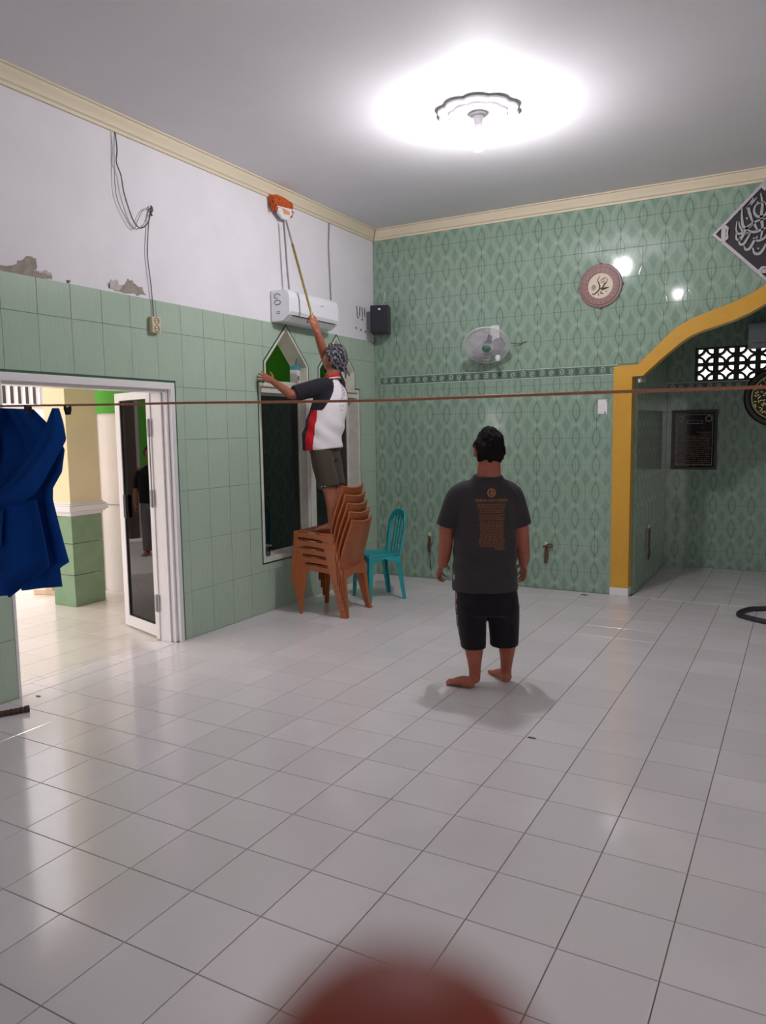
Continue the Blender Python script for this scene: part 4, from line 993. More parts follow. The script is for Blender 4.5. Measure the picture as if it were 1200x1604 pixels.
def rattan_chair(label):
    t = thing('stacking_chair', label, 'chair', group='stack of brown chairs')
    g = []                                             # seat, dished, front towards +y
    for i in range(9):
        y = .205-.405*i/8; row = []
        for j in range(9):
            s = j/8*2-1; x = s*(.215-.012*i/8)
            z = .452-.020*math.sin(PI*i/8)*(1-s*s)-.026*(i/8)+(.008 if i == 0 else 0)*-1
            row.append((x, y, z))
        g.append(row)
    b = MB(); shell(b, g, .008); b.build('seat', M_WEAVE, t, smooth=40)
    g = []                                             # backrest, leaning back, curved round the sitter
    for i in range(13):
        k = i/12; z = .40+.43*k; row = []
        for j in range(9):
            s = j/8*2-1; w_ = .185+.025*math.sin(PI*min(1, k*1.1))*1.0
            zz = z+(.022*(s*s) if i == 12 else 0)*k
            y = -.185-.125*k**1.15+.030*s*s
            row.append((s*w_, y, zz))
        g.append(row)
    b = MB(); shell(b, g, .009); bk = b.build('backrest', M_WEAVE, t, smooth=40)
    b = MB()
    for e in (0, 8): b.tube([g[i][e] for i in range(13)], .0095, 6)
    b.tube([g[12][j] for j in range(9)], .0095, 6)
    o = b.build('back_edge', M_BROWN, bk, smooth=50)
    b = MB()                                           # side and front aprons
    for sx in (-1, 1):
        pl = [(.205, .450), (.15, .440), (0, .430), (-.10, .424), (-.16, .422), (-.20, .420)]; lo = [(.205, .372), (.15, .398), (0, .385), (-.10, .372), (-.16, .350), (-.20, .30)]
        b.ribbon(pl, lo, lambda a, c, d: (sx*(.216+d), a, c), -.006, .006)
    b.ribbon([(-.216, .448), (-.1, .446), (0, .445), (.1, .446), (.216, .448)], [(-.216, .36), (-.12, .395), (0, .402), (.12, .395), (.216, .36)], lambda a, c, d: (a, .205+d, c), -.006, .006)
    b.ribbon([(-.205, .42), (0, .42), (.205, .42)], [(-.205, .32), (0, .36), (.205, .32)], lambda a, c, d: (a, -.20+d, c), -.006, .006)
    b.build('apron', M_BROWN, t, bevel=.003)
    for sx in (-1, 1):
        b = MB(); L_leg(b, sx*.238, .240, sx*.214, .208, .44, .055, .030, .008, sx, 1); b.build('leg', M_BROWN, t, bevel=.002)
        b = MB(); L_leg(b, sx*.238, -.245, sx*.212, -.195, .44, .06, .045, .008, sx, -1, wy=(.060, .135)); b.build('leg', M_BROWN, t, bevel=.002)
        b = MB(); b.box((sx*.238-.014, -.250, 0), (sx*.238+.010, -.188, .014)); b.build('foot', M_BROWN, t, bevel=.002)
    return t
SX, SY, SR = -3.665, 5.70, PI/2+.05
names = ['lowest chair of the brown rattan-look stack', 'second lowest chair of the brown rattan-look stack', 'middle chair of the brown rattan-look stack', 'second highest chair of the brown rattan-look stack', 'topmost brown stacked chair, the one stood on']
first = rattan_chair(names[0])
STEP = .073
for k in range(5):
    c = first if k == 0 else copy_tree(first)
    c['label'] = names[k]; c.location = (SX-.020*k, SY-.002*k, STEP*k); c.rotation_euler = (0, 0, SR)

t = thing('plastic_chair', 'teal plastic chair with slatted arched back by the green wall', 'chair', (-3.585, 6.330, 0), 2.52); t.scale = (.9, .9, 1.0)
g = []
for i in range(9):
    y = .19-.385*i/8; row = []
    for j in range(9):
        s = j/8*2-1; rr = .205-.02*i/8; x = s*rr*(1-.10*(abs(i/4-1)**6))
        row.append((x, y-(.02*abs(s)**4 if i == 0 else 0), .440-.018*math.sin(PI*i/8)*(1-s**4)-.012*i/8+.006*abs(s)**6))
    g.append(row)
b = MB(); shell(b, g, .010); b.build('seat', M_TEAL, t, smooth=40)
b = MB()
b.ribbon([(-.19, .432), (0, .434), (.19, .432)], [(-.19, .355), (0, .408), (.19, .355)], lambda a, c, d: (a, .180+d, c), -.006, .006)
b.ribbon([(-.18, .424), (0, .424), (.18, .424)], [(-.18, .34), (0, .395), (.18, .34)], lambda a, c, d: (a, -.185+d, c), -.006, .006)
for sx in (-1, 1): b.ribbon([(.185, .434), (0, .428), (-.185, .424)], [(.185, .345), (0, .404), (-.185, .335)], lambda a, c, d: (sx*(.196+d), a, c), -.006, .006)
b.build('apron', M_TEAL, t, bevel=.004)
for sx in (-1, 1):
    b = MB(); L_leg(b, sx*.215, .205, sx*.198, .184, .425, .062, .040, .009, sx, 1); b.build('leg', M_TEAL, t, bevel=.003)
    b = MB(); L_leg(b, sx*.205, -.245, sx*.192, -.185, .42, .060, .040, .009, sx, -1); b.build('leg', M_TEAL, t, bevel=.003)
def backpt(x, z): return (x, -.185-.085*max(0, z-.42)/.42-.02*(1-(x/.2)**2), z)
ol, il = [], []
for k in range(25):
    a = k/24
    if a < .36: x, z = -.178-.012*a/.36, .425+.29*a/.36; xi, zi = -.138-.014*a/.36, .425+.28*a/.36
    elif a > .64: b_ = (1-a)/.36; x, z = .178+.012*b_, .425+.29*b_; xi, zi = .138+.014*b_, .425+.28*b_
    else:
        th = PI-(a-.36)/.28*PI; x, z = .19*math.cos(th), .715+.145*math.sin(th)**.85; xi, zi = .152*math.cos(th), .705+.095*math.sin(th)**.85
    ol.append((x, z)); il.append((xi, zi))
b = MB(); b.ribbon(ol, il, lambda a, c, d: (backpt(a, c)[0], backpt(a, c)[1]+d, c), -.012, .014); b.build('back_frame', M_TEAL, t, bevel=.005)
for x in (-.062, 0, .062):
    b = MB(); zz = [.42, .50, .58, .66, .74, .795]
    b.ribbon([(x-.014, z) for z in zz], [(x+.014, z) for z in zz], lambda a, c, d: (a, backpt(a, c)[1]+d, c), -.004, .008); b.build('slat', M_TEAL, t, bevel=.003)

# ------------------------------------------------------------------ mop held against the cornice
hand_r = V((-3.8118, 5.6627, 2.5780))
mop_top = V((-4.1000, 5.6938, 3.4744))
t = thing('mop', 'orange mop on a gilt telescopic pole pressed under the cornice', 'mop', mop_top)
ax = (hand_r-mop_top).normalized(); end = hand_r+ax*.03
mid_ = mop_top+ax*.22
MB().tube([mop_top-mop_top, mid_-mop_top], .0085, 10).build('pole_top', M_STEEL, t, smooth=60)
MB().tube([mid_-mop_top, end-mop_top], .011, 10).build('pole', mat('gilt_metal', (150, 130, 72), .3, .75, var=.3, scale=90), t, smooth=60)
b = MB(); b.tube([hand_r-mop_top-ax*.075, hand_r-mop_top-ax*.055], .015, 10); b.tube([hand_r-mop_top-ax*.045, hand_r-mop_top-ax*.03], .014, 10); b.build('lock_ring', mat('pale_brass', (206, 190, 130), .25, .7), t)
wm = lambda q: tuple(V(q)-mop_top)
pl = [(-4.1300, 5.5991, 3.5869), (-4.1300, 5.6244, 3.5335), (-4.1300, 5.6881, 3.4938), (-4.1300, 5.7551, 3.4980), (-4.1300, 5.8258, 3.5585), (-4.1300, 5.8380, 3.6114)]
b = MB(); b.prism([(q[1], q[2]) for q in pl], lambda a, c, d: wm((XL+.045+d, a, c)), 0, .03); b.build('head_plate', M_WHITE, t, bevel=.006)
M_MOP = mat('orange_microfibre', (186, 84, 36), .95, var=.25, scale=90)
po = [(-4.1300, 5.5569, 3.6623), (-4.1300, 5.6038, 3.6849), (-4.1300, 5.7254, 3.6831), (-4.1300, 5.8503, 3.6643), (-4.1300, 5.8475, 3.6025), (-4.1300, 5.7406, 3.5992), (-4.1300, 5.6178, 3.5914), (-4.1300, 5.5641, 3.6213)]
b = MB(); rnd = random.Random(5)
b.prism([(q[1], q[2]) for q in po], lambda a, c, d: wm((XL+.012+d, a, c)), 0, .055)
ys = [q[1] for q in po]; zs = [q[2] for q in po]
for k in range(160):
    f_ = rnd.random(); y = min(ys)+(max(ys)-min(ys))*f_; zt = max(zs)-.005-.004*f_
    z = zt-rnd.uniform(.0, .115); xx = XL+.012+rnd.uniform(.03, .066)
    if z < zt-.125+.02*f_: continue
    b.tube([wm((xx-.02, y, z)), wm((xx, y+.004, z-.012)), wm((xx-.015, y+.002, z-.03))], .006, 5)
b.build('fibre_pad', M_MOP, t)
b = MB(); b.prism([(q[1], q[2]) for q in ((-4.1000, 5.6705, 3.5834), (-4.1000, 5.7752, 3.5755), (-4.1000, 5.7838, 3.5499), (-4.1000, 5.6966, 3.5351))], lambda a, c, d: wm((XL+.055+d, a, c)), .0, .024); b.build('worn_patch', mat('tan_sponge', (214, 160, 112), .8), t)

# ------------------------------------------------------------------ people
def skin_material(name, c):
    t = NT(name); n = t.noise(t.obj(), 14, 4); n2 = t.noise(t.obj(), 120, 2); c = lin(c)
    t.col(t.ramp(n, [(.3, tuple(v*.88 for v in c)), (.7, tuple(v*1.1 for v in c))])); t.set(Roughness=.5, Specular_IOR_Level=.35)
    t.b.inputs['Subsurface Weight'].default_value = .08; t.b.inputs['Subsurface Radius'].default_value = (.012, .004, .002)
    t.bump(n2, .08, .002); return t.m
def cloth_material(name, c, var=.12, rough=.85, scale=260):
    t = NT(name); n = t.noise(t.obj(), scale, 2); n2 = t.noise(t.obj(), 5, 3); c = lin(c)
    k = t.ramp(n2, [(.3, tuple(v*(1-var) for v in c)), (.7, tuple(min(1, v*(1+var)) for v in c))])
    t.col(k); t.set(Roughness=rough, Specular_IOR_Level=.2, Sheen_Weight=.1); t.bump(n, .2, .0015); return t.m

def catmull(vals, t):
    k = t*(len(vals)-1); i = min(int(k), len(vals)-2); f = k-i
    g = lambda j: vals[max(0, min(len(vals)-1, j))]
    a, b, c, d = g(i-1), g(i), g(i+1), g(i+2)
    return .5*((2*b)+(c-a)*f+(2*a-5*b+4*c-d)*f*f+(3*b-a-3*c+d)*f**3)
def limb(b, pts, rad, ref=(0, 0, 1), n=14, per=5, flat=None, M=None, e0=.7, e1=.7):
    """smooth tapering limb through the points with rounded ends; flat = second radius factor per point"""
    pts = [V(p) for p in pts]; ref = V(ref); m_ = (len(pts)-1)*per; flat = flat or [1]*len(pts)
    C = [V([catmull([p[k] for p in pts], i/m_) for k in range(3)]) for i in range(m_+1)]
    Rr = [catmull(list(rad), i/m_) for i in range(m_+1)]; Fl = [catmull(list(flat), i/m_) for i in range(m_+1)]
    t0 = (C[0]-C[1]).normalized(); t1 = (C[-1]-C[-2]).normalized()
    seq = [(C[0]+t0*Rr[0]*e0*math.sin(a), Rr[0]*math.cos(a), Fl[0], -t0) for a in (1.45, 1.0, .5)]
    seq += [(C[i], Rr[i], Fl[i], (C[min(i+1, m_)]-C[max(i-1, 0)]).normalized()) for i in range(m_+1)]
    seq += [(C[-1]+t1*Rr[-1]*e1*math.sin(a), Rr[-1]*math.cos(a), Fl[-1], t1) for a in (.5, 1.0, 1.45)]
    out = []
    for c, r, f, t_ in seq:
        u = ref-t_*ref.dot(t_); u = u.normalized() if u.length > 1e-3 else t_.orthogonal().normalized(); q = t_.cross(u)
        out.append([c+u*(r*math.cos(2*PI*j/n))+q*(r*f*math.sin(2*PI*j/n)) for j in range(n)])
    b.rings(out, M=M)
def stack(b, rows, n=32, M=None, sq=2.3):
    """lofted trunk: rows of (centre x, centre y, z, half width, half depth)"""
    out = []
    for cx, cy, z, a, d in rows:
        ring = []
        for j in range(n):
            th = 2*PI*j/n; c, s = math.cos(th), math.sin(th)
            ring.append((cx+a*math.copysign(abs(c)**(2/sq), c), cy+d*math.copysign(abs(s)**(2/sq), s), z))
        out.append(ring)
    b.rings(out, M=M)
def dense(rows, k=4):
    m_ = (len(rows)-1)*k
    return [tuple(catmull([r[c] for r in rows], i/m_) for c in range(5)) for i in range(m_+1)]

def head(b, M, s=1.0):
    """head facing +y: skull, brow, sockets, nose, lips, chin and ears; centre at mid height"""
    n, k = 40, 30; rg = []
    for i in range(k+1):
        ph = PI*min(max(i/k, .012), .988); ring = []
        for j in range(n):
            th = 2*PI*j/n; dx, dy, dz = math.sin(ph)*math.cos(th), math.sin(ph)*math.sin(th), math.cos(ph)
            x, y, z = .077*dx, .097*dy, .117*dz
            if z < 0:
                f = -z/.117; x *= 1-.26*f*f
                if y < 0: y *= 1-.42*f
                else: y *= 1-.06*f
            if y > 0:
                g = lambda cx, cz, sx, sz: math.exp(-((x-cx)/sx)**2-((z-cz)/sz)**2)
                y += .024*g(0, -.024, .013, .016)+.012*g(0, -.002, .009, .022)      # nose
                y += .005*(g(.03, .022, .022, .009)+g(-.03, .022, .022, .009))       # brow
                y -= .011*(g(.032, .004, .016, .011)+g(-.032, .004, .016, .011))     # eye sockets
                y += .007*g(0, -.058, .024, .008)-.004*g(0, -.0655, .022, .003)+.006*g(0, -.074, .02, .007)   # lips
                y += .008*g(0, -.100, .020, .014)                                     # chin
                y += .004*(g(.045, -.03, .018, .018)+g(-.045, -.03, .018, .018))      # cheeks
            ring.append((x*s, y*s, z*s))
        rg.append(ring)
    b.rings(rg, M=M)
    for sx in (-1, 1):
        for dy, dz, ra, rb in ((0, .012, .010, .022), (-.004, .0, .009, .026), (.002, -.020, .008, .013)):
            b.ball((sx*.080*s, (-.006+dy)*s, dz*s), (.010*s, (ra+.006)*s, rb*s), 10, M=M)
def eyes(parent, M, s=1.0):
    me = bpy.data.materials.get('eye_white') or mat('eye_white', (225, 220, 215), .2); mi = bpy.data.materials.get('dark_iris') or mat('dark_iris', (30, 20, 16), .2)
    for sx in (-1, 1):
        b = MB(); b.ball((sx*.032*s, .076*s, .004*s), .0125*s, 12, M=M); e = b.build('eye', me, parent, smooth=60)
        b = MB(); b.ball((sx*.032*s, .0845*s, .004*s), .0062*s, 10, M=M); b.build('iris', mi, e, smooth=60)
def hand(b, M, side=1, curl=(.5, .5, .5, .5), spread=1.0, s=1.0, thumb=(.6, .35)):
    """hand along +y from the wrist, palm facing -z, thumb on the +x side (side=1) or -x (side=-1); curl bends each finger to the palm"""
    S = lambda x, y, z: V((x*side*s, y*s, z*s))
    limb(b, [S(0, -.02, 0), S(.001, .015, .001), S(.002, .05, .002), S(.0, .082, 0)], [.024*s, .030*s, .038*s, .037*s], ref=(1, 0, 0), flat=[.75, .55, .40, .34], M=M)
    for k, (x0, y0, L, r) in enumerate(((.030, .086, .074, .0088), (.0105, .091, .082, .0090), (-.0095, .087, .076, .0086), (-.0285, .078, .060, .0076))):
        sp = (.14, .03, -.07, -.17)[k]*spread; c = curl[k]; p = S(x0, y0-.022, 0); q = [p, S(x0, y0, -.001)]; a = 0
        x, y, z = x0, y0, -.001
        for seg, w_ in ((.42, .55), (.32, 1.1), (.26, 1.0)):
            a += c*w_; d_ = V((math.sin(sp), math.cos(sp)*math.cos(a), -math.sin(a)))
            x, y, z = x+d_.x*L*seg, y+d_.y*L*seg, z+d_.z*L*seg; q.append(S(x, y, z))
        limb(b, q, [r*s, r*1.05*s, r*.98*s, r*.92*s, r*.78*s], ref=(1, 0, 0), n=10, per=4, M=M)
    ta, tb = thumb
    x, y, z = .022, .018, -.004; q = [S(.012, .006, -.002), S(x, y, z)]
    for seg, dx in ((.040, 1.0), (.032, .75), (.026, .5)):
        d_ = V((math.sin(ta)*dx+.05, math.cos(ta*dx), -math.sin(tb)*(1.2-dx*.4))).normalized(); x, y, z = x+d_.x*seg, y+d_.y*seg, z+d_.z*seg; q.append(S(x, y, z))
    limb(b, q, [.014*s, .0145*s, .0115*s, .0105*s, .0088*s], ref=(0, 0, 1), n=10, per=4, M=M)
def frame(p, fwd, up):
    """matrix with +y along fwd, +z near up"""
    y = V(fwd).normalized(); z = (V(up)-y*V(up).dot(y)).normalized(); x = y.cross(z)
    m_ = Matrix((x, y, z)).transposed().to_4x4(); m_.translation = V(p); return m_
def foot(b, heel, toe, ankle, s=1.0):
    """bare foot with heel, arch, ball and five toes; heel and toe on the ground"""
    heel, toe, ankle = V(heel), V(toe), V(ankle); d_ = (toe-heel); L = d_.length; d_.normalize(); sd = d_.cross(V((0, 0, 1))); up = V((0, 0, 1))
    Mf = Matrix((sd, d_, up)).transposed().to_4x4(); Mf.translation = heel
    limb(b, [(0, .028, .036), (0, .07, .040), (.002, L*.52, .034), (.004, L*.72, .023), (.002, L*.84, .018)], [.034, .036, .041, .044, .036], ref=(1, 0, 0), flat=[.95, .98, .72, .45, .42], M=Mf)
    return Mf, L
def toes(b, Mf, L, inner):
    """inner = +1 when the big toe is on the +x side"""
    for k, (x, l, r) in enumerate(((.030, 1.0, .0125), (.010, .99, .0088), (-.007, .96, .0082), (-.022, .925, .0078), (-.036, .885, .0075))):
        limb(b, [(inner*x, L*.74, .017), (inner*x*1.05, L*l-.018, .015), (inner*x*1.05, L*l-.006, .011)], [r, r, r*.85], ref=(1, 0, 0), n=10, per=3, M=Mf)
def remeshed(b, name, mats, parent, voxel, smooth_it=4, fac=.5, disp=None):
    """one continuous skin over all the shapes collected in b"""
    me = b.mesh(name+'_base', [mats[0]]); tmp = bpy.data.objects.new('tmp', me); COL.objects.link(tmp)
    r = tmp.modifiers.new('remesh', 'REMESH'); r.mode = 'VOXEL'; r.voxel_size = voxel; r.use_smooth_shade = True
    s_ = tmp.modifiers.new('smooth', 'SMOOTH'); s_.iterations = smooth_it; s_.factor = fac
    dg = bpy.context.evaluated_depsgraph_get(); out = bpy.data.meshes.new_from_object(tmp.evaluated_get(dg)); out.name = name
    bpy.data.objects.remove(tmp); bpy.data.meshes.remove(me)
    if disp:
        out.calc_loop_triangles() if False else None
        nr = [v.normal.copy() for v in out.vertices]
        for v, n_ in zip(out.vertices, nr): v.co = v.co+n_*disp(v.co)
    out.materials.clear()
    for x in mats: out.materials.append(x)
    out.polygons.foreach_set('use_smooth', [True]*len(out.polygons))
    o = bpy.data.objects.new(name, out); COL.objects.link(o); o.parent = parent
    return o
def paint(o, fn):
    """give each face the material index fn(centre)"""
    for p in o.data.polygons: p.material_index = fn(p.center)
def cap(b, M, s, test, k1=1.09, rough=.006, seed=1, n=72, rows=44, fr=55):
    """shell over the skull where test(x,y,z) holds, with a tousled surface"""
    vs = []; idx = {}; fs = []
    for i in range(rows+1):
        for j in range(n):
            ph = PI*min(max(i/rows, .01), .99); th = 2*PI*j/n; x, y, z = .077*math.sin(ph)*math.cos(th), .097*math.sin(ph)*math.sin(th), .117*math.cos(ph)
            if z < 0:
                f = -z/.117; x *= 1-.26*f*f
                if y < 0: y *= 1-.42*f
            idx[(i, j)] = len(vs); q = noise.noise(V((x, y, z))*fr+V((seed, 0, 0)))*rough+noise.noise(V((x, y, z))*fr*.35)*rough
            inn = test(x, y, z); k_ = (k1 if inn else .93); e = V((x, y, z)).normalized()*(q if inn else 0)
            vs.append((V((x, y, z))*k_+e)*s)
    for i in range(rows):
        for j in range(n): fs.append((idx[(i, j)], idx[(i, (j+1) % n)], idx[(i+1, (j+1) % n)], idx[(i+1, j)]))
    b.add(vs, fs, M=M)

# ---- the man standing with his back to us
OM = V((-1.70, 4.42, 0)); fw = V((-.45, .893, 0)).normalized(); rt = V((fw.y, -fw.x, 0))
ROTM = math.atan2(-fw.x, fw.y)
man = thing('person', 'man in charcoal T-shirt and black shorts standing with back turned', 'person', OM, ROTM)
M_SKIN2 = skin_material('warm_brown_skin', (156, 88, 70))
b = MB()
HM = Matrix.Translation(V((.004, .015, 1.482))) @ Matrix.Rotation(.16, 4, 'Z') @ Matrix.Rotation(.10, 4, 'X')
head(b, HM, 1.13)
limb(b, [(-.004, -.018, 1.25), (-.002, -.014, 1.33), (.003, -.004, 1.42)], [.082, .074, .070], ref=(1, 0, 0))
stack(b, dense([(0, 0, .62, .15, .11), (0, 0, .80, .165, .125), (0, 0, .95, .17, .125), (0, 0, 1.08, .165, .115), (0, -.005, 1.17, .15, .10), (0, -.01, 1.26, .10, .075), (0, -.01, 1.31, .06, .05)]))
armL = [(-.180, -.01, 1.220), (-.230, -.01, 1.13), (-.262, -.005, 1.01), (-.268, .0, .905), (-.278, .025, .82), (-.287, .045, .765)]
armR = [(.132, -.01, 1.220), (.172, -.01, 1.13), (.196, -.01, 1.01), (.208, .0, .905), (.220, .03, .82), (.225, .05, .768)]
for A in (armL, armR): limb(b, A, [.060, .054, .047, .044, .040, .030], ref=(0, 1, 0))
hand(b, frame(armL[-1], V(armL[-1])-V(armL[-2])+V((-.01, .03, 0)), (-.85, .5, .1)), 1, (.55, .62, .70, .75), 1.1, .98, (.75, .5))
hand(b, frame(armR[-1], V(armR[-1])-V(armR[-2])+V((.0, .02, 0)), (.9, .4, .1)), -1, (.35, .42, .5, .55), 1.1, .98, (.5, .3))
heelL, toeL, ankL = V((-.096, -.100, 0)), V((-.275, .020, 0)), V((-.090, -.050, .085))
heelR, toeR, ankR = V((.128, .010, 0)), V((.052, .240, 0)), V((.118, .065, .085))
limb(b, [(-.085, 0, .72), (-.100, .005, .55), (-.100, -.005, .40), (-.098, -.045, .27), (-.094, -.052, .16), (-.092, -.045, .09), (-.094, -.050, .05)], [.085, .082, .066, .062, .044, .037, .036], ref=(1, 0, 0))
limb(b, [(.085, 0, .72), (.105, .02, .55), (.112, .03, .40), (.118, .022, .27), (.119, .045, .16), (.117, .062, .09), (.117, .060, .05)], [.080, .080, .066, .060, .043, .036, .035], ref=(1, 0, 0))
for hl, tl, an, inn in ((heelL, toeL, ankL, 1), (heelR, toeR, ankR, -1)):
    Mf, L = foot(b, hl, tl, an); toes(b, Mf, L, inn)
body = remeshed(b, 'body', [M_SKIN2], man, .0052, 3)
eyes(man, HM, 1.13)
b = MB(); cap(b, HM, 1.13, lambda x, y, z: z > -.048+.006*math.sin(x*120) and not (y > .035 and z < .062) and not (abs(x) > .05 and -.03 < y < .05 and z < .012), 1.115, .011, 3, fr=60)
b.build('hair', mat('black_hair', (20, 18, 19), .85, spec=.15, var=.3, scale=200), man, smooth=70)
# shirt
b = MB()
stack(b, dense([(-.026, .0, .618, .208, .158), (-.026, .0, .66, .206, .158), (-.026, .0, .80, .200, .156), (-.025, .0, .95, .197, .150), (-.024, -.002, 1.06, .194, .140), (-.022, -.006, 1.15, .184, .124), (-.020, -.010, 1.225, .156, .105), (-.014, -.012, 1.285, .120, .088), (-.008, -.014, 1.328, .090, .080)]), sq=2.2)
for sx, A in ((-1, armL), (1, armR)):
    limb(b, [(sx*.085-.012, -.01, 1.238), (A[0][0]-sx*.004, -.01, 1.206), (A[1][0]-sx*.002, -.008, 1.12), (A[2][0]+sx*.002, -.006, 1.015)], [.060, .070, .064, .064], ref=(0, 1, 0), flat=[1.2, 1.15, 1.1, 1.1], e1=.04)
def folds(co):
    w_ = max(0, 1-abs(co.z-.80)/.22)
    return .004*math.sin(co.z*62+co.x*22+3*math.sin(co.x*9))*w_+.0035*noise.noise(V((co.x*14, co.y*14, co.z*7)))
M_CHAR = cloth_material('charcoal_cotton', (54, 50, 54))
sh = remeshed(b, 't_shirt', [M_CHAR], man, .0085, 6, disp=folds)
# neck band
b = MB(); b.tube([(-.008+.084*math.cos(2*PI*k/36), -.014+.078*math.sin(2*PI*k/36), 1.322+.010*math.sin(2*PI*k/36)) for k in range(36)], .010, 8, closed=True); b.build('neck_band', M_CHAR, sh, smooth=60)
# shorts
b = MB()
stack(b, dense([(-.010, 0, .47, .200, .142), (-.014, 0, .56, .198, .145), (-.024, 0, .66, .186, .140), (-.024, 0, .74, .17, .12)]), sq=2.3)
stack(b, dense([(-.100, -.025, .250, .078, .092), (-.104, -.015, .32, .084, .098), (-.110, .0, .42, .094, .115), (-.105, 0, .52, .10, .135)]), sq=2.2)
stack(b, dense([(.098, .02, .252, .090, .095), (.098, .02, .32, .093, .098), (.094, .012, .42, .097, .112), (.09, 0, .52, .10, .135)]), sq=2.2)
M_BLKC = cloth_material('black_jersey', (22, 20, 25), .1)
shorts = remeshed(b, 'shorts', [M_BLKC], man, .0085, 4, disp=lambda co: .003*noise.noise(V((co.x*10, co.y*10, co.z*6))))

def on_surface(o, p, d, lift=.002):
    """first point of the mesh o met from p along d (both in its own space)"""
    hit, loc, nor, _ = o.ray_cast(V(p), V(d))
    return loc-V(d).normalized()*lift if hit else None
bpy.context.view_layer.update()
M_GPRINT = mat('gold_shirt_print', (158, 104, 52), .7, var=.15, scale=120); M_DPRINT = mat('dim_gold_shirt_print', (112, 70, 44), .75, var=.25, scale=90)
def stamp(b, polys, o, y0=-.4, d=(0, 1, 0), flip=1):
    """polygons (x,z) laid on the back of a garment"""
    for poly in polys:
        P3 = [on_surface(o, (x, y0, z), d) for x, z in poly]
        if all(p is not None for p in P3): b.add(P3, [tuple(range(len(P3)))])
PX, PZ = .004, 1.232     # print axis and emblem height on the back
b = MB()
ring = lambda r, n=20: [(PX+r*math.cos(2*PI*k/n), PZ+r*math.sin(2*PI*k/n)) for k in range(n)]
ro, ri = ring(.026), ring(.018)
stamp(b, [[ro[k], ro[(k+1) % 20], ri[(k+1) % 20], ri[k]] for k in range(20)], sh)
stamp(b, [[(PX-.012, PZ-.008), (PX+.006, PZ-.012), (PX+.013, PZ-.002), (PX+.004, PZ+.010), (PX-.006, PZ+.004)], [(PX-.004, PZ+.006), (PX+.010, PZ+.008), (PX+.002, PZ+.014)]], sh)
def text_polys(txt, size, x, z, font_spacing=1.0):
    cu = bpy.data.curves.new('txt', 'FONT'); cu.body = txt; cu.size = size; cu.align_x = 'CENTER'; cu.space_character = font_spacing; cu.resolution_u = 2
    to = bpy.data.objects.new('txt', cu); COL.objects.link(to); dg = bpy.context.evaluated_depsgraph_get(); me = bpy.data.meshes.new_from_object(to.evaluated_get(dg))
    out = [[(x+me.vertices[i].co.x, z+me.vertices[i].co.y) for i in p.vertices] for p in me.polygons]
    bpy.data.objects.remove(to); bpy.data.meshes.remove(me); return out
stamp(b, text_polys('AREMA INDONESIA', .0245, PX, PZ-.054, .92), sh)
b.build('back_print', M_GPRINT, sh, fix=False)
b = MB(); rnd = random.Random(11); z = PZ-.072; row = 0
while z > PZ-.345:
    half_ = .086 if row < 3 else .074+rnd.uniform(-.006, .008)
    if row in (6, 10): z -= .004
    x = -half_; last = z < PZ-.33
    while x < half_-.004:
        l = min(rnd.uniform(.010, .028), half_-x)
        if not (last and x < .01): stamp(b, [[(PX+x, z), (PX+x+l, z), (PX+x+l, z+.0068), (PX+x, z+.0068)]], sh)
        x += l+.0035
    z -= .0098; row += 1
b.build('print_lines', M_DPRINT, sh, fix=False)
# white lettering and tag on the left side of shorts and shirt
b = MB(); rnd = random.Random(4); side = []
M_WPRINT = mat('white_print', (206, 202, 206), .7)
for k in range(30):
    z = .60-.34*k/29
    if k % 6 == 5: continue
    for y_ in (-.052, -.044):
        p = [on_surface(shorts, (-.5, y_+dy, z+dz), (1, 0, 0)) for dy, dz in ((0, 0), (.006, 0), (.006, .004+.003*rnd.random()), (0, .005))]
        if all(q_ is not None for q_ in p) and rnd.random() < .8: b.add(p, [(0, 1, 2, 3)])
b.build('side_lettering', M_WPRINT, shorts, fix=False)
b = MB(); p = [on_surface(shorts, (-.5, -.05+dy, z), (1, 0, 0)) for dy, z in ((-.006, .565), (.012, .565), (.012, .600), (-.006, .600))]
if all(q_ is not None for q_ in p): b.add(p, [(0, 1, 2, 3)])
b.build('red_tab', mat('red_print', (196, 60, 44), .7), shorts, fix=False)
b = MB(); p = [on_surface(sh, (-.5, -.06+dy, z), (1, 0, 0), .003) for dy, z in ((0, .690), (.012, .690), (.012, .722), (0, .722))]
if all(q_ is not None for q_ in p): b.add(p, [(0, 1, 2, 3)])
b.build('hem_tag', M_WPRINT, sh, fix=False)

# ---- the man on the stacked chairs
wk = thing('person', 'man in patterned headscarf reaching up with mop from stacked chairs', 'person', (-3.72, 5.68, .735))
WO = V(wk.location)
M_SKIN1 = skin_material('brown_skin', (158, 96, 74))
wv = lambda p: V(p)-WO
pel = wv((-3.7352, 5.6845, 1.4673)); nek = wv((-3.7085, 5.7506, 2.0752)); hed = wv((-3.6647, 5.7723, 2.2416))
shl, elb_l, wri_l = wv((-3.7257, 5.5703, 1.9955)), wv((-3.8581, 5.3743, 1.9330)), wv((-4.0318, 5.3494, 2.0471))
shr, elb_r, wri_r = wv((-3.7341, 5.9167, 2.0448)), wv((-3.8064, 5.8359, 2.2769)), wv((-3.8066, 5.7014, 2.4939))
hnd_l, hnd_r = wv((-4.1658, 5.3123, 2.1165)), hand_r-WO
hip_l, kne_l, ank_l = wv((-3.7127, 5.5870, 1.4140)), wv((-3.6255, 5.5831, 1.0794)), wv((-3.6165, 5.5994, 0.7960))
hip_r, kne_r, ank_r = wv((-3.7424, 5.7667, 1.4193)), wv((-3.6791, 5.7613, 1.0871)), wv((-3.6689, 5.7561, 0.8103))
b = MB()
HW = frame(hed, (-.95, -.16, .27), (.26, .05, .95))
head(b, HW, 1.06)
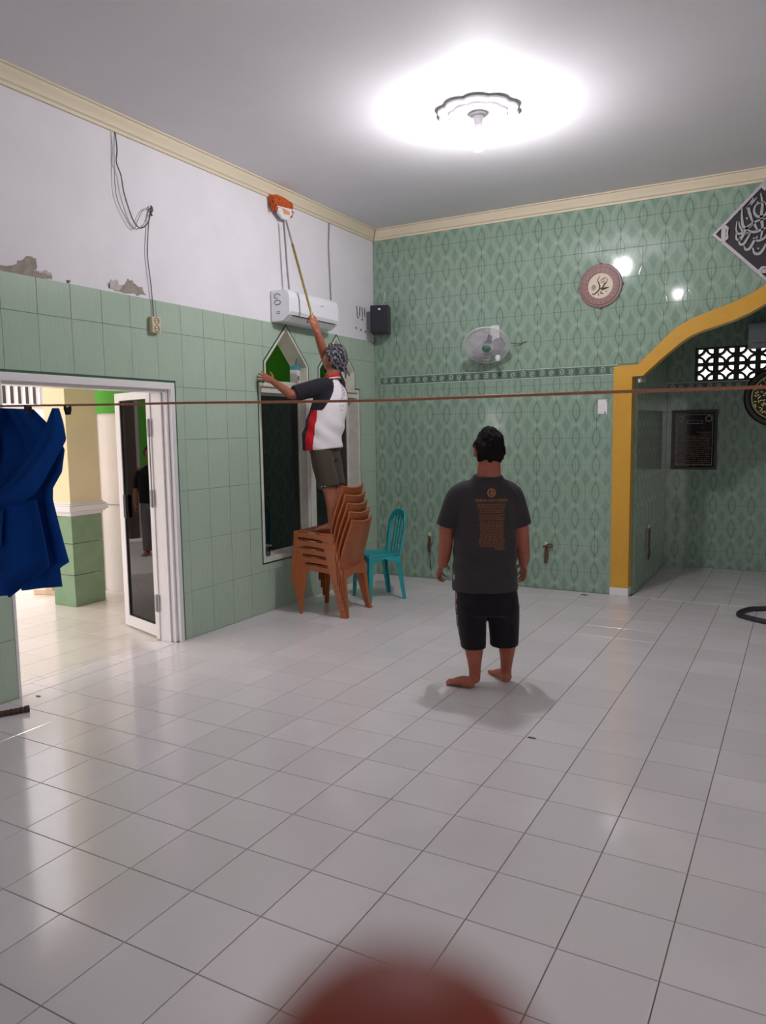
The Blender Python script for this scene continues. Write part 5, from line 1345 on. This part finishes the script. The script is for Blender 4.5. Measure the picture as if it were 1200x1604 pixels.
limb(b, [nek+V((.02, 0, -.06)), nek+V((.01, 0, .0)), hed+V((.01, 0, -.05))], [.070, .060, .058], ref=(0, 1, 0))
sp_ = [pel+V((0, 0, -.05)), pel+V((0, 0, .10)), (pel+nek)/2+V((.01, 0, 0)), nek+V((.01, 0, -.13)), nek+V((.01, 0, -.03))]
limb(b, sp_, [.145, .150, .160, .165, .09], ref=(0, 1, 0), flat=[.72, .70, .66, .62, .6], n=24)
limb(b, [shl+V((.02, .05, .0)), shl, (shl+elb_l)/2, elb_l, (elb_l*.55+wri_l*.45), wri_l], [.055, .056, .048, .042, .038, .027], ref=(0, 0, 1))
limb(b, [shr+V((.02, -.04, -.02)), shr, (shr+elb_r)/2, elb_r, (elb_r*.55+wri_r*.45), wri_r], [.055, .056, .049, .044, .041, .032], ref=(0, 1, 0))
hand(b, frame(wri_l, hnd_l-wri_l, (.25, -.75, .6)), 1, (.10, .12, .14, .16), 1.6, .95, (.9, .2))
axm = (mop_top-hand_r).normalized()
gr = hand_r-WO
hand(b, frame(wri_r, (gr-wri_r)+V((0, 0, .0)), V((.70, -.35, .2))), 1, (.95, 1.0, 1.05, 1.05), .5, 1.1, (.35, .9))
for hp_, kn, an in ((hip_l, kne_l, ank_l), (hip_r, kne_r, ank_r)):
    calf = kn*.55+an*.45+V((.018, 0, 0))
    limb(b, [hp_, (hp_+kn)/2, kn, calf, an*.85+kn*.15, an, V((an.x, an.y, .05))], [.076, .074, .056, .056, .040, .035, .034], ref=(0, 1, 0))
    hl = V((an.x+.050, an.y+.002, .0)); tl = V((an.x-.185, an.y-.03, .0))
    Mf, L = foot(b, hl, tl, an); toes(b, Mf, L, 1 if an is ank_l else -1)
remeshed(b, 'body', [M_SKIN1], wk, .0052, 3)
eyes(wk, HW, 1.06)
# headscarf
t_ = NT('patterned_headscarf'); vo = t_.N('ShaderNodeTexWave', wave_type='BANDS', bands_direction='DIAGONAL'); t_.L(t_.obj(), vo.inputs['Vector']); vo.inputs['Scale'].default_value = 9.0; vo.inputs['Distortion'].default_value = 14; vo.inputs['Detail'].default_value = 3; vo.inputs['Detail Scale'].default_value = 2.2
t_.col(t_.ramp(vo.outputs['Fac'], [(.50, (.012, .012, .016)), (.70, (.05, .05, .06)), (.95, (.20, .20, .23))])); t_.set(Roughness=.8)
M_SCARF = t_.m
b = MB(); cap(b, HW, 1.06, lambda x, y, z: z > -.085+1.25*max(0, y+.035) and y < .086, 1.15, .007, 8, fr=38); sc_ = b.build('headscarf', M_SCARF, wk, smooth=70)
b = MB(); kp = HW @ V((.0, -.105, -.055))
b.ball(kp, (.026, .030, .026), 12)
for dy, L in ((-.02, .085), (.02, .06)):
    limb(b, [kp, kp+V((.025, dy, -.03)), kp+V((.03, dy*1.6, -L))], [.014, .017, .008], ref=(0, 1, 0), flat=[.6, .4, .4])
b.build('scarf_knot', M_SCARF, sc_, smooth=60)
b = MB(); fp = HW @ V((.0, .055, .098)); limb(b, [HW @ V((-.045, .050, .090)), HW @ V((0, .072, .105)), HW @ V((.045, .05, .090))], [.018, .030, .018], ref=(0, 0, 1), flat=[.7, .7, .7]); b.build('scarf_front', M_SCARF, sc_, smooth=60)
# shirt: white trunk, black raglan sleeves, red and black side panels
b = MB()
hem = pel+V((-.024, -.006, -.005))
limb(b, [hem, hem+V((0, 0, .10)), (hem+nek)/2+V((.012, 0, -.02)), nek+V((.008, 0, -.16)), nek+V((.008, 0, -.075)), nek+V((.01, 0, -.015))], [.194, .190, .186, .188, .165, .088], ref=(0, 1, 0), flat=[.92, .91, .84, .70, .64, .74], n=28, e0=.03)
limb(b, [nek+V((.01, -.08, -.06)), shl+V((.01, .03, .0)), shl*.6+elb_l*.4, shl*.10+elb_l*.90], [.080, .082, .074, .074], ref=(0, 0, 1), e1=.04)
limb(b, [nek+V((.01, .08, -.06)), shr+V((.01, -.03, -.01)), shr*.7+elb_r*.3, shr*.35+elb_r*.65], [.075, .080, .070, .072], ref=(0, 1, 0), e1=.04)
def folds1(co):
    k = max(0, 1-abs(co.z-(pel.z+.14))/.22)
    return .006*math.sin((co.z*38+co.x*30+co.y*12))*k+.004*noise.noise(V((co.x*12, co.y*12, co.z*9)))
mats1 = [cloth_material('white_jersey', (222, 216, 220), .03), cloth_material('black_raglan', (34, 32, 40), .1), cloth_material('red_side_panel', (196, 22, 38), .06)]
s1_ = remeshed(b, 'shirt', mats1, wk, .0075, 5, disp=folds1)
def shirt_zone(c):
    f = (c.z-hem.z)/(nek.z-hem.z); tc = hem+(nek-hem)*f
    d_ = c-tc; ly = -d_.y; lx = d_.x            # ly: towards his left side, lx: towards his back
    if f > .55:
        edge = .045+.125*(1-f)/.45*1.0          # raglan seam runs from collar to armpit
        if abs(ly) > edge and (lx < .30): return 1
    if abs(ly) > .235: return 1
    if ly > .06 and f < .66:
        a = math.degrees(math.atan2(lx*1.45, ly))
        if -24 < a < 12: return 2
        if -48 < a <= -24: return 1
    return 0
paint(s1_, shirt_zone)
b = MB(); cen = nek+V((.008, 0, .000))
b.tube([cen+V((.078*math.cos(2*PI*k/32)-.004, .082*math.sin(2*PI*k/32), .022*math.cos(2*PI*k/32)+.004)) for k in range(32)], .013, 8, closed=True); b.build('collar', mats1[2], s1_, smooth=60)
b = MB(); b.tube([cen+V((.088*math.cos(2*PI*k/32)-.004, .093*math.sin(2*PI*k/32), .022*math.cos(2*PI*k/32)-.010)) for k in range(32)], .006, 8, closed=True); b.build('collar_piping', mats1[0], s1_, smooth=60)
# faded print down the back
bpy.context.view_layer.update()
b = MB(); rnd = random.Random(21)
for k in range(26):
    z = nek.z-.07-.0085*k; y = nek.y+.010-.0030*k
    if rnd.random() < .75:
        for _ in range(2):
            yy = y+rnd.uniform(-.02, .03); p = [on_surface(s1_, (.5, yy+dy, z+dz), (-1, 0, 0)) for dy, dz in ((0, 0), (.012, 0), (.010, .007), (.002, .006))]
            if all(q_ is not None for q_ in p): b.add(p, [(0, 1, 2, 3)])
b.build('back_print', mat('grey_purple_print', (120, 104, 122), .8), s1_, fix=False)
# shorts
b = MB()
limb(b, [pel+V((0, 0, .06)), pel+V((0, 0, .0)), pel+V((.006, 0, -.06))], [.160, .165, .150], ref=(0, 1, 0), flat=[.74, .78, .80], n=26)
for hp_, kn in ((hip_l, kne_l), (hip_r, kne_r)):
    limb(b, [hp_+V((0, .0, .015)), hp_*.7+kn*.3, hp_*.35+kn*.65, hp_*.14+kn*.86], [.094, .100, .096, .094], ref=(0, 1, 0), e1=.04)
M_OLIVE = cloth_material('dark_olive_twill', (66, 58, 50), .12)
s2_ = remeshed(b, 'shorts', [M_OLIVE], wk, .0085, 4, disp=lambda co: .004*noise.noise(V((co.x*12, co.y*12, co.z*10))))
bpy.context.view_layer.update()
b = MB(); zt = kne_l.z+.055; yt = kne_l.y-.3
pts_ = [on_surface(s2_, (kne_l.x-.03+dx, yt, zt+dz), (0, 1, 0)) for dx, dz in ((0, 0), (.045, .004), (.045, .012), (0, .010))]
if all(q_ is not None for q_ in pts_): b.add(pts_, [(0, 1, 2, 3)])
b.build('leg_label', M_WPRINT, s2_, fix=False)

# ---- a man out in the yard, seen only as a reflection in the door's glass
by = thing('person', 'man in black top and grey trousers reflected in the door glass', 'person', (-9.6, 3.475, -.13), -1.2); by.scale = (.95, .95, .95)
b = MB()
HB = Matrix.Translation(V((0, .02, 1.545)))
head(b, HB, 1.0); limb(b, [(0, -.01, 1.34), (0, 0, 1.46)], [.062, .056], ref=(1, 0, 0))
stack(b, dense([(0, 0, .85, .15, .10), (0, 0, 1.1, .16, .11), (0, 0, 1.28, .15, .09), (0, 0, 1.36, .08, .06)]))
for sx in (-1, 1):
    A = [(sx*.15, 0, 1.30), (sx*.20, 0, 1.15), (sx*.225, .01, 1.02), (sx*.235, .05, .90), (sx*.235, .09, .80)]
    limb(b, A, [.056, .050, .042, .038, .028], ref=(0, 1, 0)); hand(b, frame(A[-1], V(A[-1])-V(A[-2]), (sx, .3, 0)), -sx, (.4, .45, .5, .55), 1.0, .95)
    limb(b, [(sx*.09, 0, .82), (sx*.10, .01, .48), (sx*.10, -.01, .28), (sx*.10, -.02, .06)], [.09, .055, .052, .036], ref=(1, 0, 0))
    Mf, L = foot(b, (sx*.10, -.07, 0), (sx*.13, .17, 0), (sx*.10, -.02, .08)); toes(b, Mf, L, -sx)
remeshed(b, 'body', [M_SKIN1], by, .007, 3); eyes(by, HB)
b = MB(); cap(b, HB, 1.0, lambda x, y, z: z > -.04 and not (y > .035 and z < .06), 1.11, .009, 5); b.build('hair', bpy.data.materials['black_hair'], by, smooth=70)
b = MB(); stack(b, dense([(0, 0, .80, .195, .135), (0, 0, 1.0, .19, .135), (0, 0, 1.2, .185, .12), (0, 0, 1.32, .12, .085), (0, 0, 1.37, .08, .07)]))
for sx in (-1, 1): limb(b, [(sx*.09, 0, 1.28), (sx*.16, 0, 1.25), (sx*.205, 0, 1.14), (sx*.222, .008, 1.05)], [.06, .07, .062, .06], ref=(0, 1, 0))
remeshed(b, 'shirt', [M_BLKC], by, .010, 5)
b = MB(); stack(b, dense([(0, 0, .70, .175, .125), (0, 0, .80, .175, .125), (0, 0, .9, .165, .11)]))
for sx in (-1, 1): stack(b, dense([(sx*.10, -.01, .07, .07, .085), (sx*.10, -.01, .35, .078, .09), (sx*.092, 0, .60, .088, .11), (sx*.088, 0, .76, .088, .115)]))
remeshed(b, 'trousers', [cloth_material('grey_trouser_cloth', (120, 114, 118), .08)], by, .010, 4)

# ---- the photographer's finger straying over the bottom of the lens
fg = thing('photographer_hand', 'out of focus reddish fingertip at the bottom of the view', 'hand', CAM)
cp = lambda x, y, z: CR*x+CU*y+CF*z        # metres right, up and ahead of the lens
b = MB()
FZ = .0415
tip = ((622-600)/1190.19*FZ, -.0303)
limb(b, [cp(tip[0]+.004, tip[1]-.085, FZ-.012), cp(tip[0]+.003, tip[1]-.055, FZ-.004), cp(tip[0]+.002, tip[1]-.028, FZ+.001), cp(tip[0], tip[1]-.001, FZ)], [.0108, .0104, .0100, .0090], ref=tuple(CR), n=20, per=6)
for k, (dx, dz) in enumerate(((.022, .0), (.043, -.004), (.062, -.010))):
    limb(b, [cp(tip[0]+.004+dx, tip[1]-.088-.004*k, FZ-.012+dz), cp(tip[0]+.004+dx, tip[1]-.058-.006*k, FZ-.030+dz), cp(tip[0]+.002+dx, tip[1]-.062-.008*k, FZ-.055+dz), cp(tip[0]+dx, tip[1]-.086-.008*k, FZ-.050+dz)], [.0108, .0102, .0095, .008], ref=tuple(CR), n=14)
limb(b, [cp(tip[0]+.030, tip[1]-.085, FZ-.016), cp(tip[0]+.032, tip[1]-.125, FZ-.022), cp(tip[0]+.030, tip[1]-.175, FZ-.030), cp(tip[0]+.030, tip[1]-.230, FZ-.045), cp(tip[0]+.045, tip[1]-.36, FZ-.10)], [.040, .044, .034, .031, .042], ref=tuple(CR), flat=[.36, .42, .72, .85, .95], n=20)
limb(b, [cp(tip[0]+.005, tip[1]-.165, FZ-.026), cp(tip[0]-.022, tip[1]-.135, FZ-.040), cp(tip[0]-.028, tip[1]-.105, FZ-.058), cp(tip[0]-.020, tip[1]-.082, FZ-.068)], [.016, .0145, .0115, .0095], ref=tuple(CF), n=14)
remeshed(b, 'skin', [skin_material('reddish_skin', (150, 64, 50))], fg, .0022, 3)
b = MB(); nl = []
for i in range(6):
    nl.append([cp(tip[0]+.0058*math.sin((j/6-.5)*2.2)*(1-.04*i*i*.2), tip[1]-.004-.0022*i+.004, FZ+.0078*math.cos((j/6-.5)*2.2)+.0008) for j in range(7)])
shell(b, nl, .0006); b.build('nail', mat('pink_nail', (206, 140, 126), .3), fg, smooth=60)
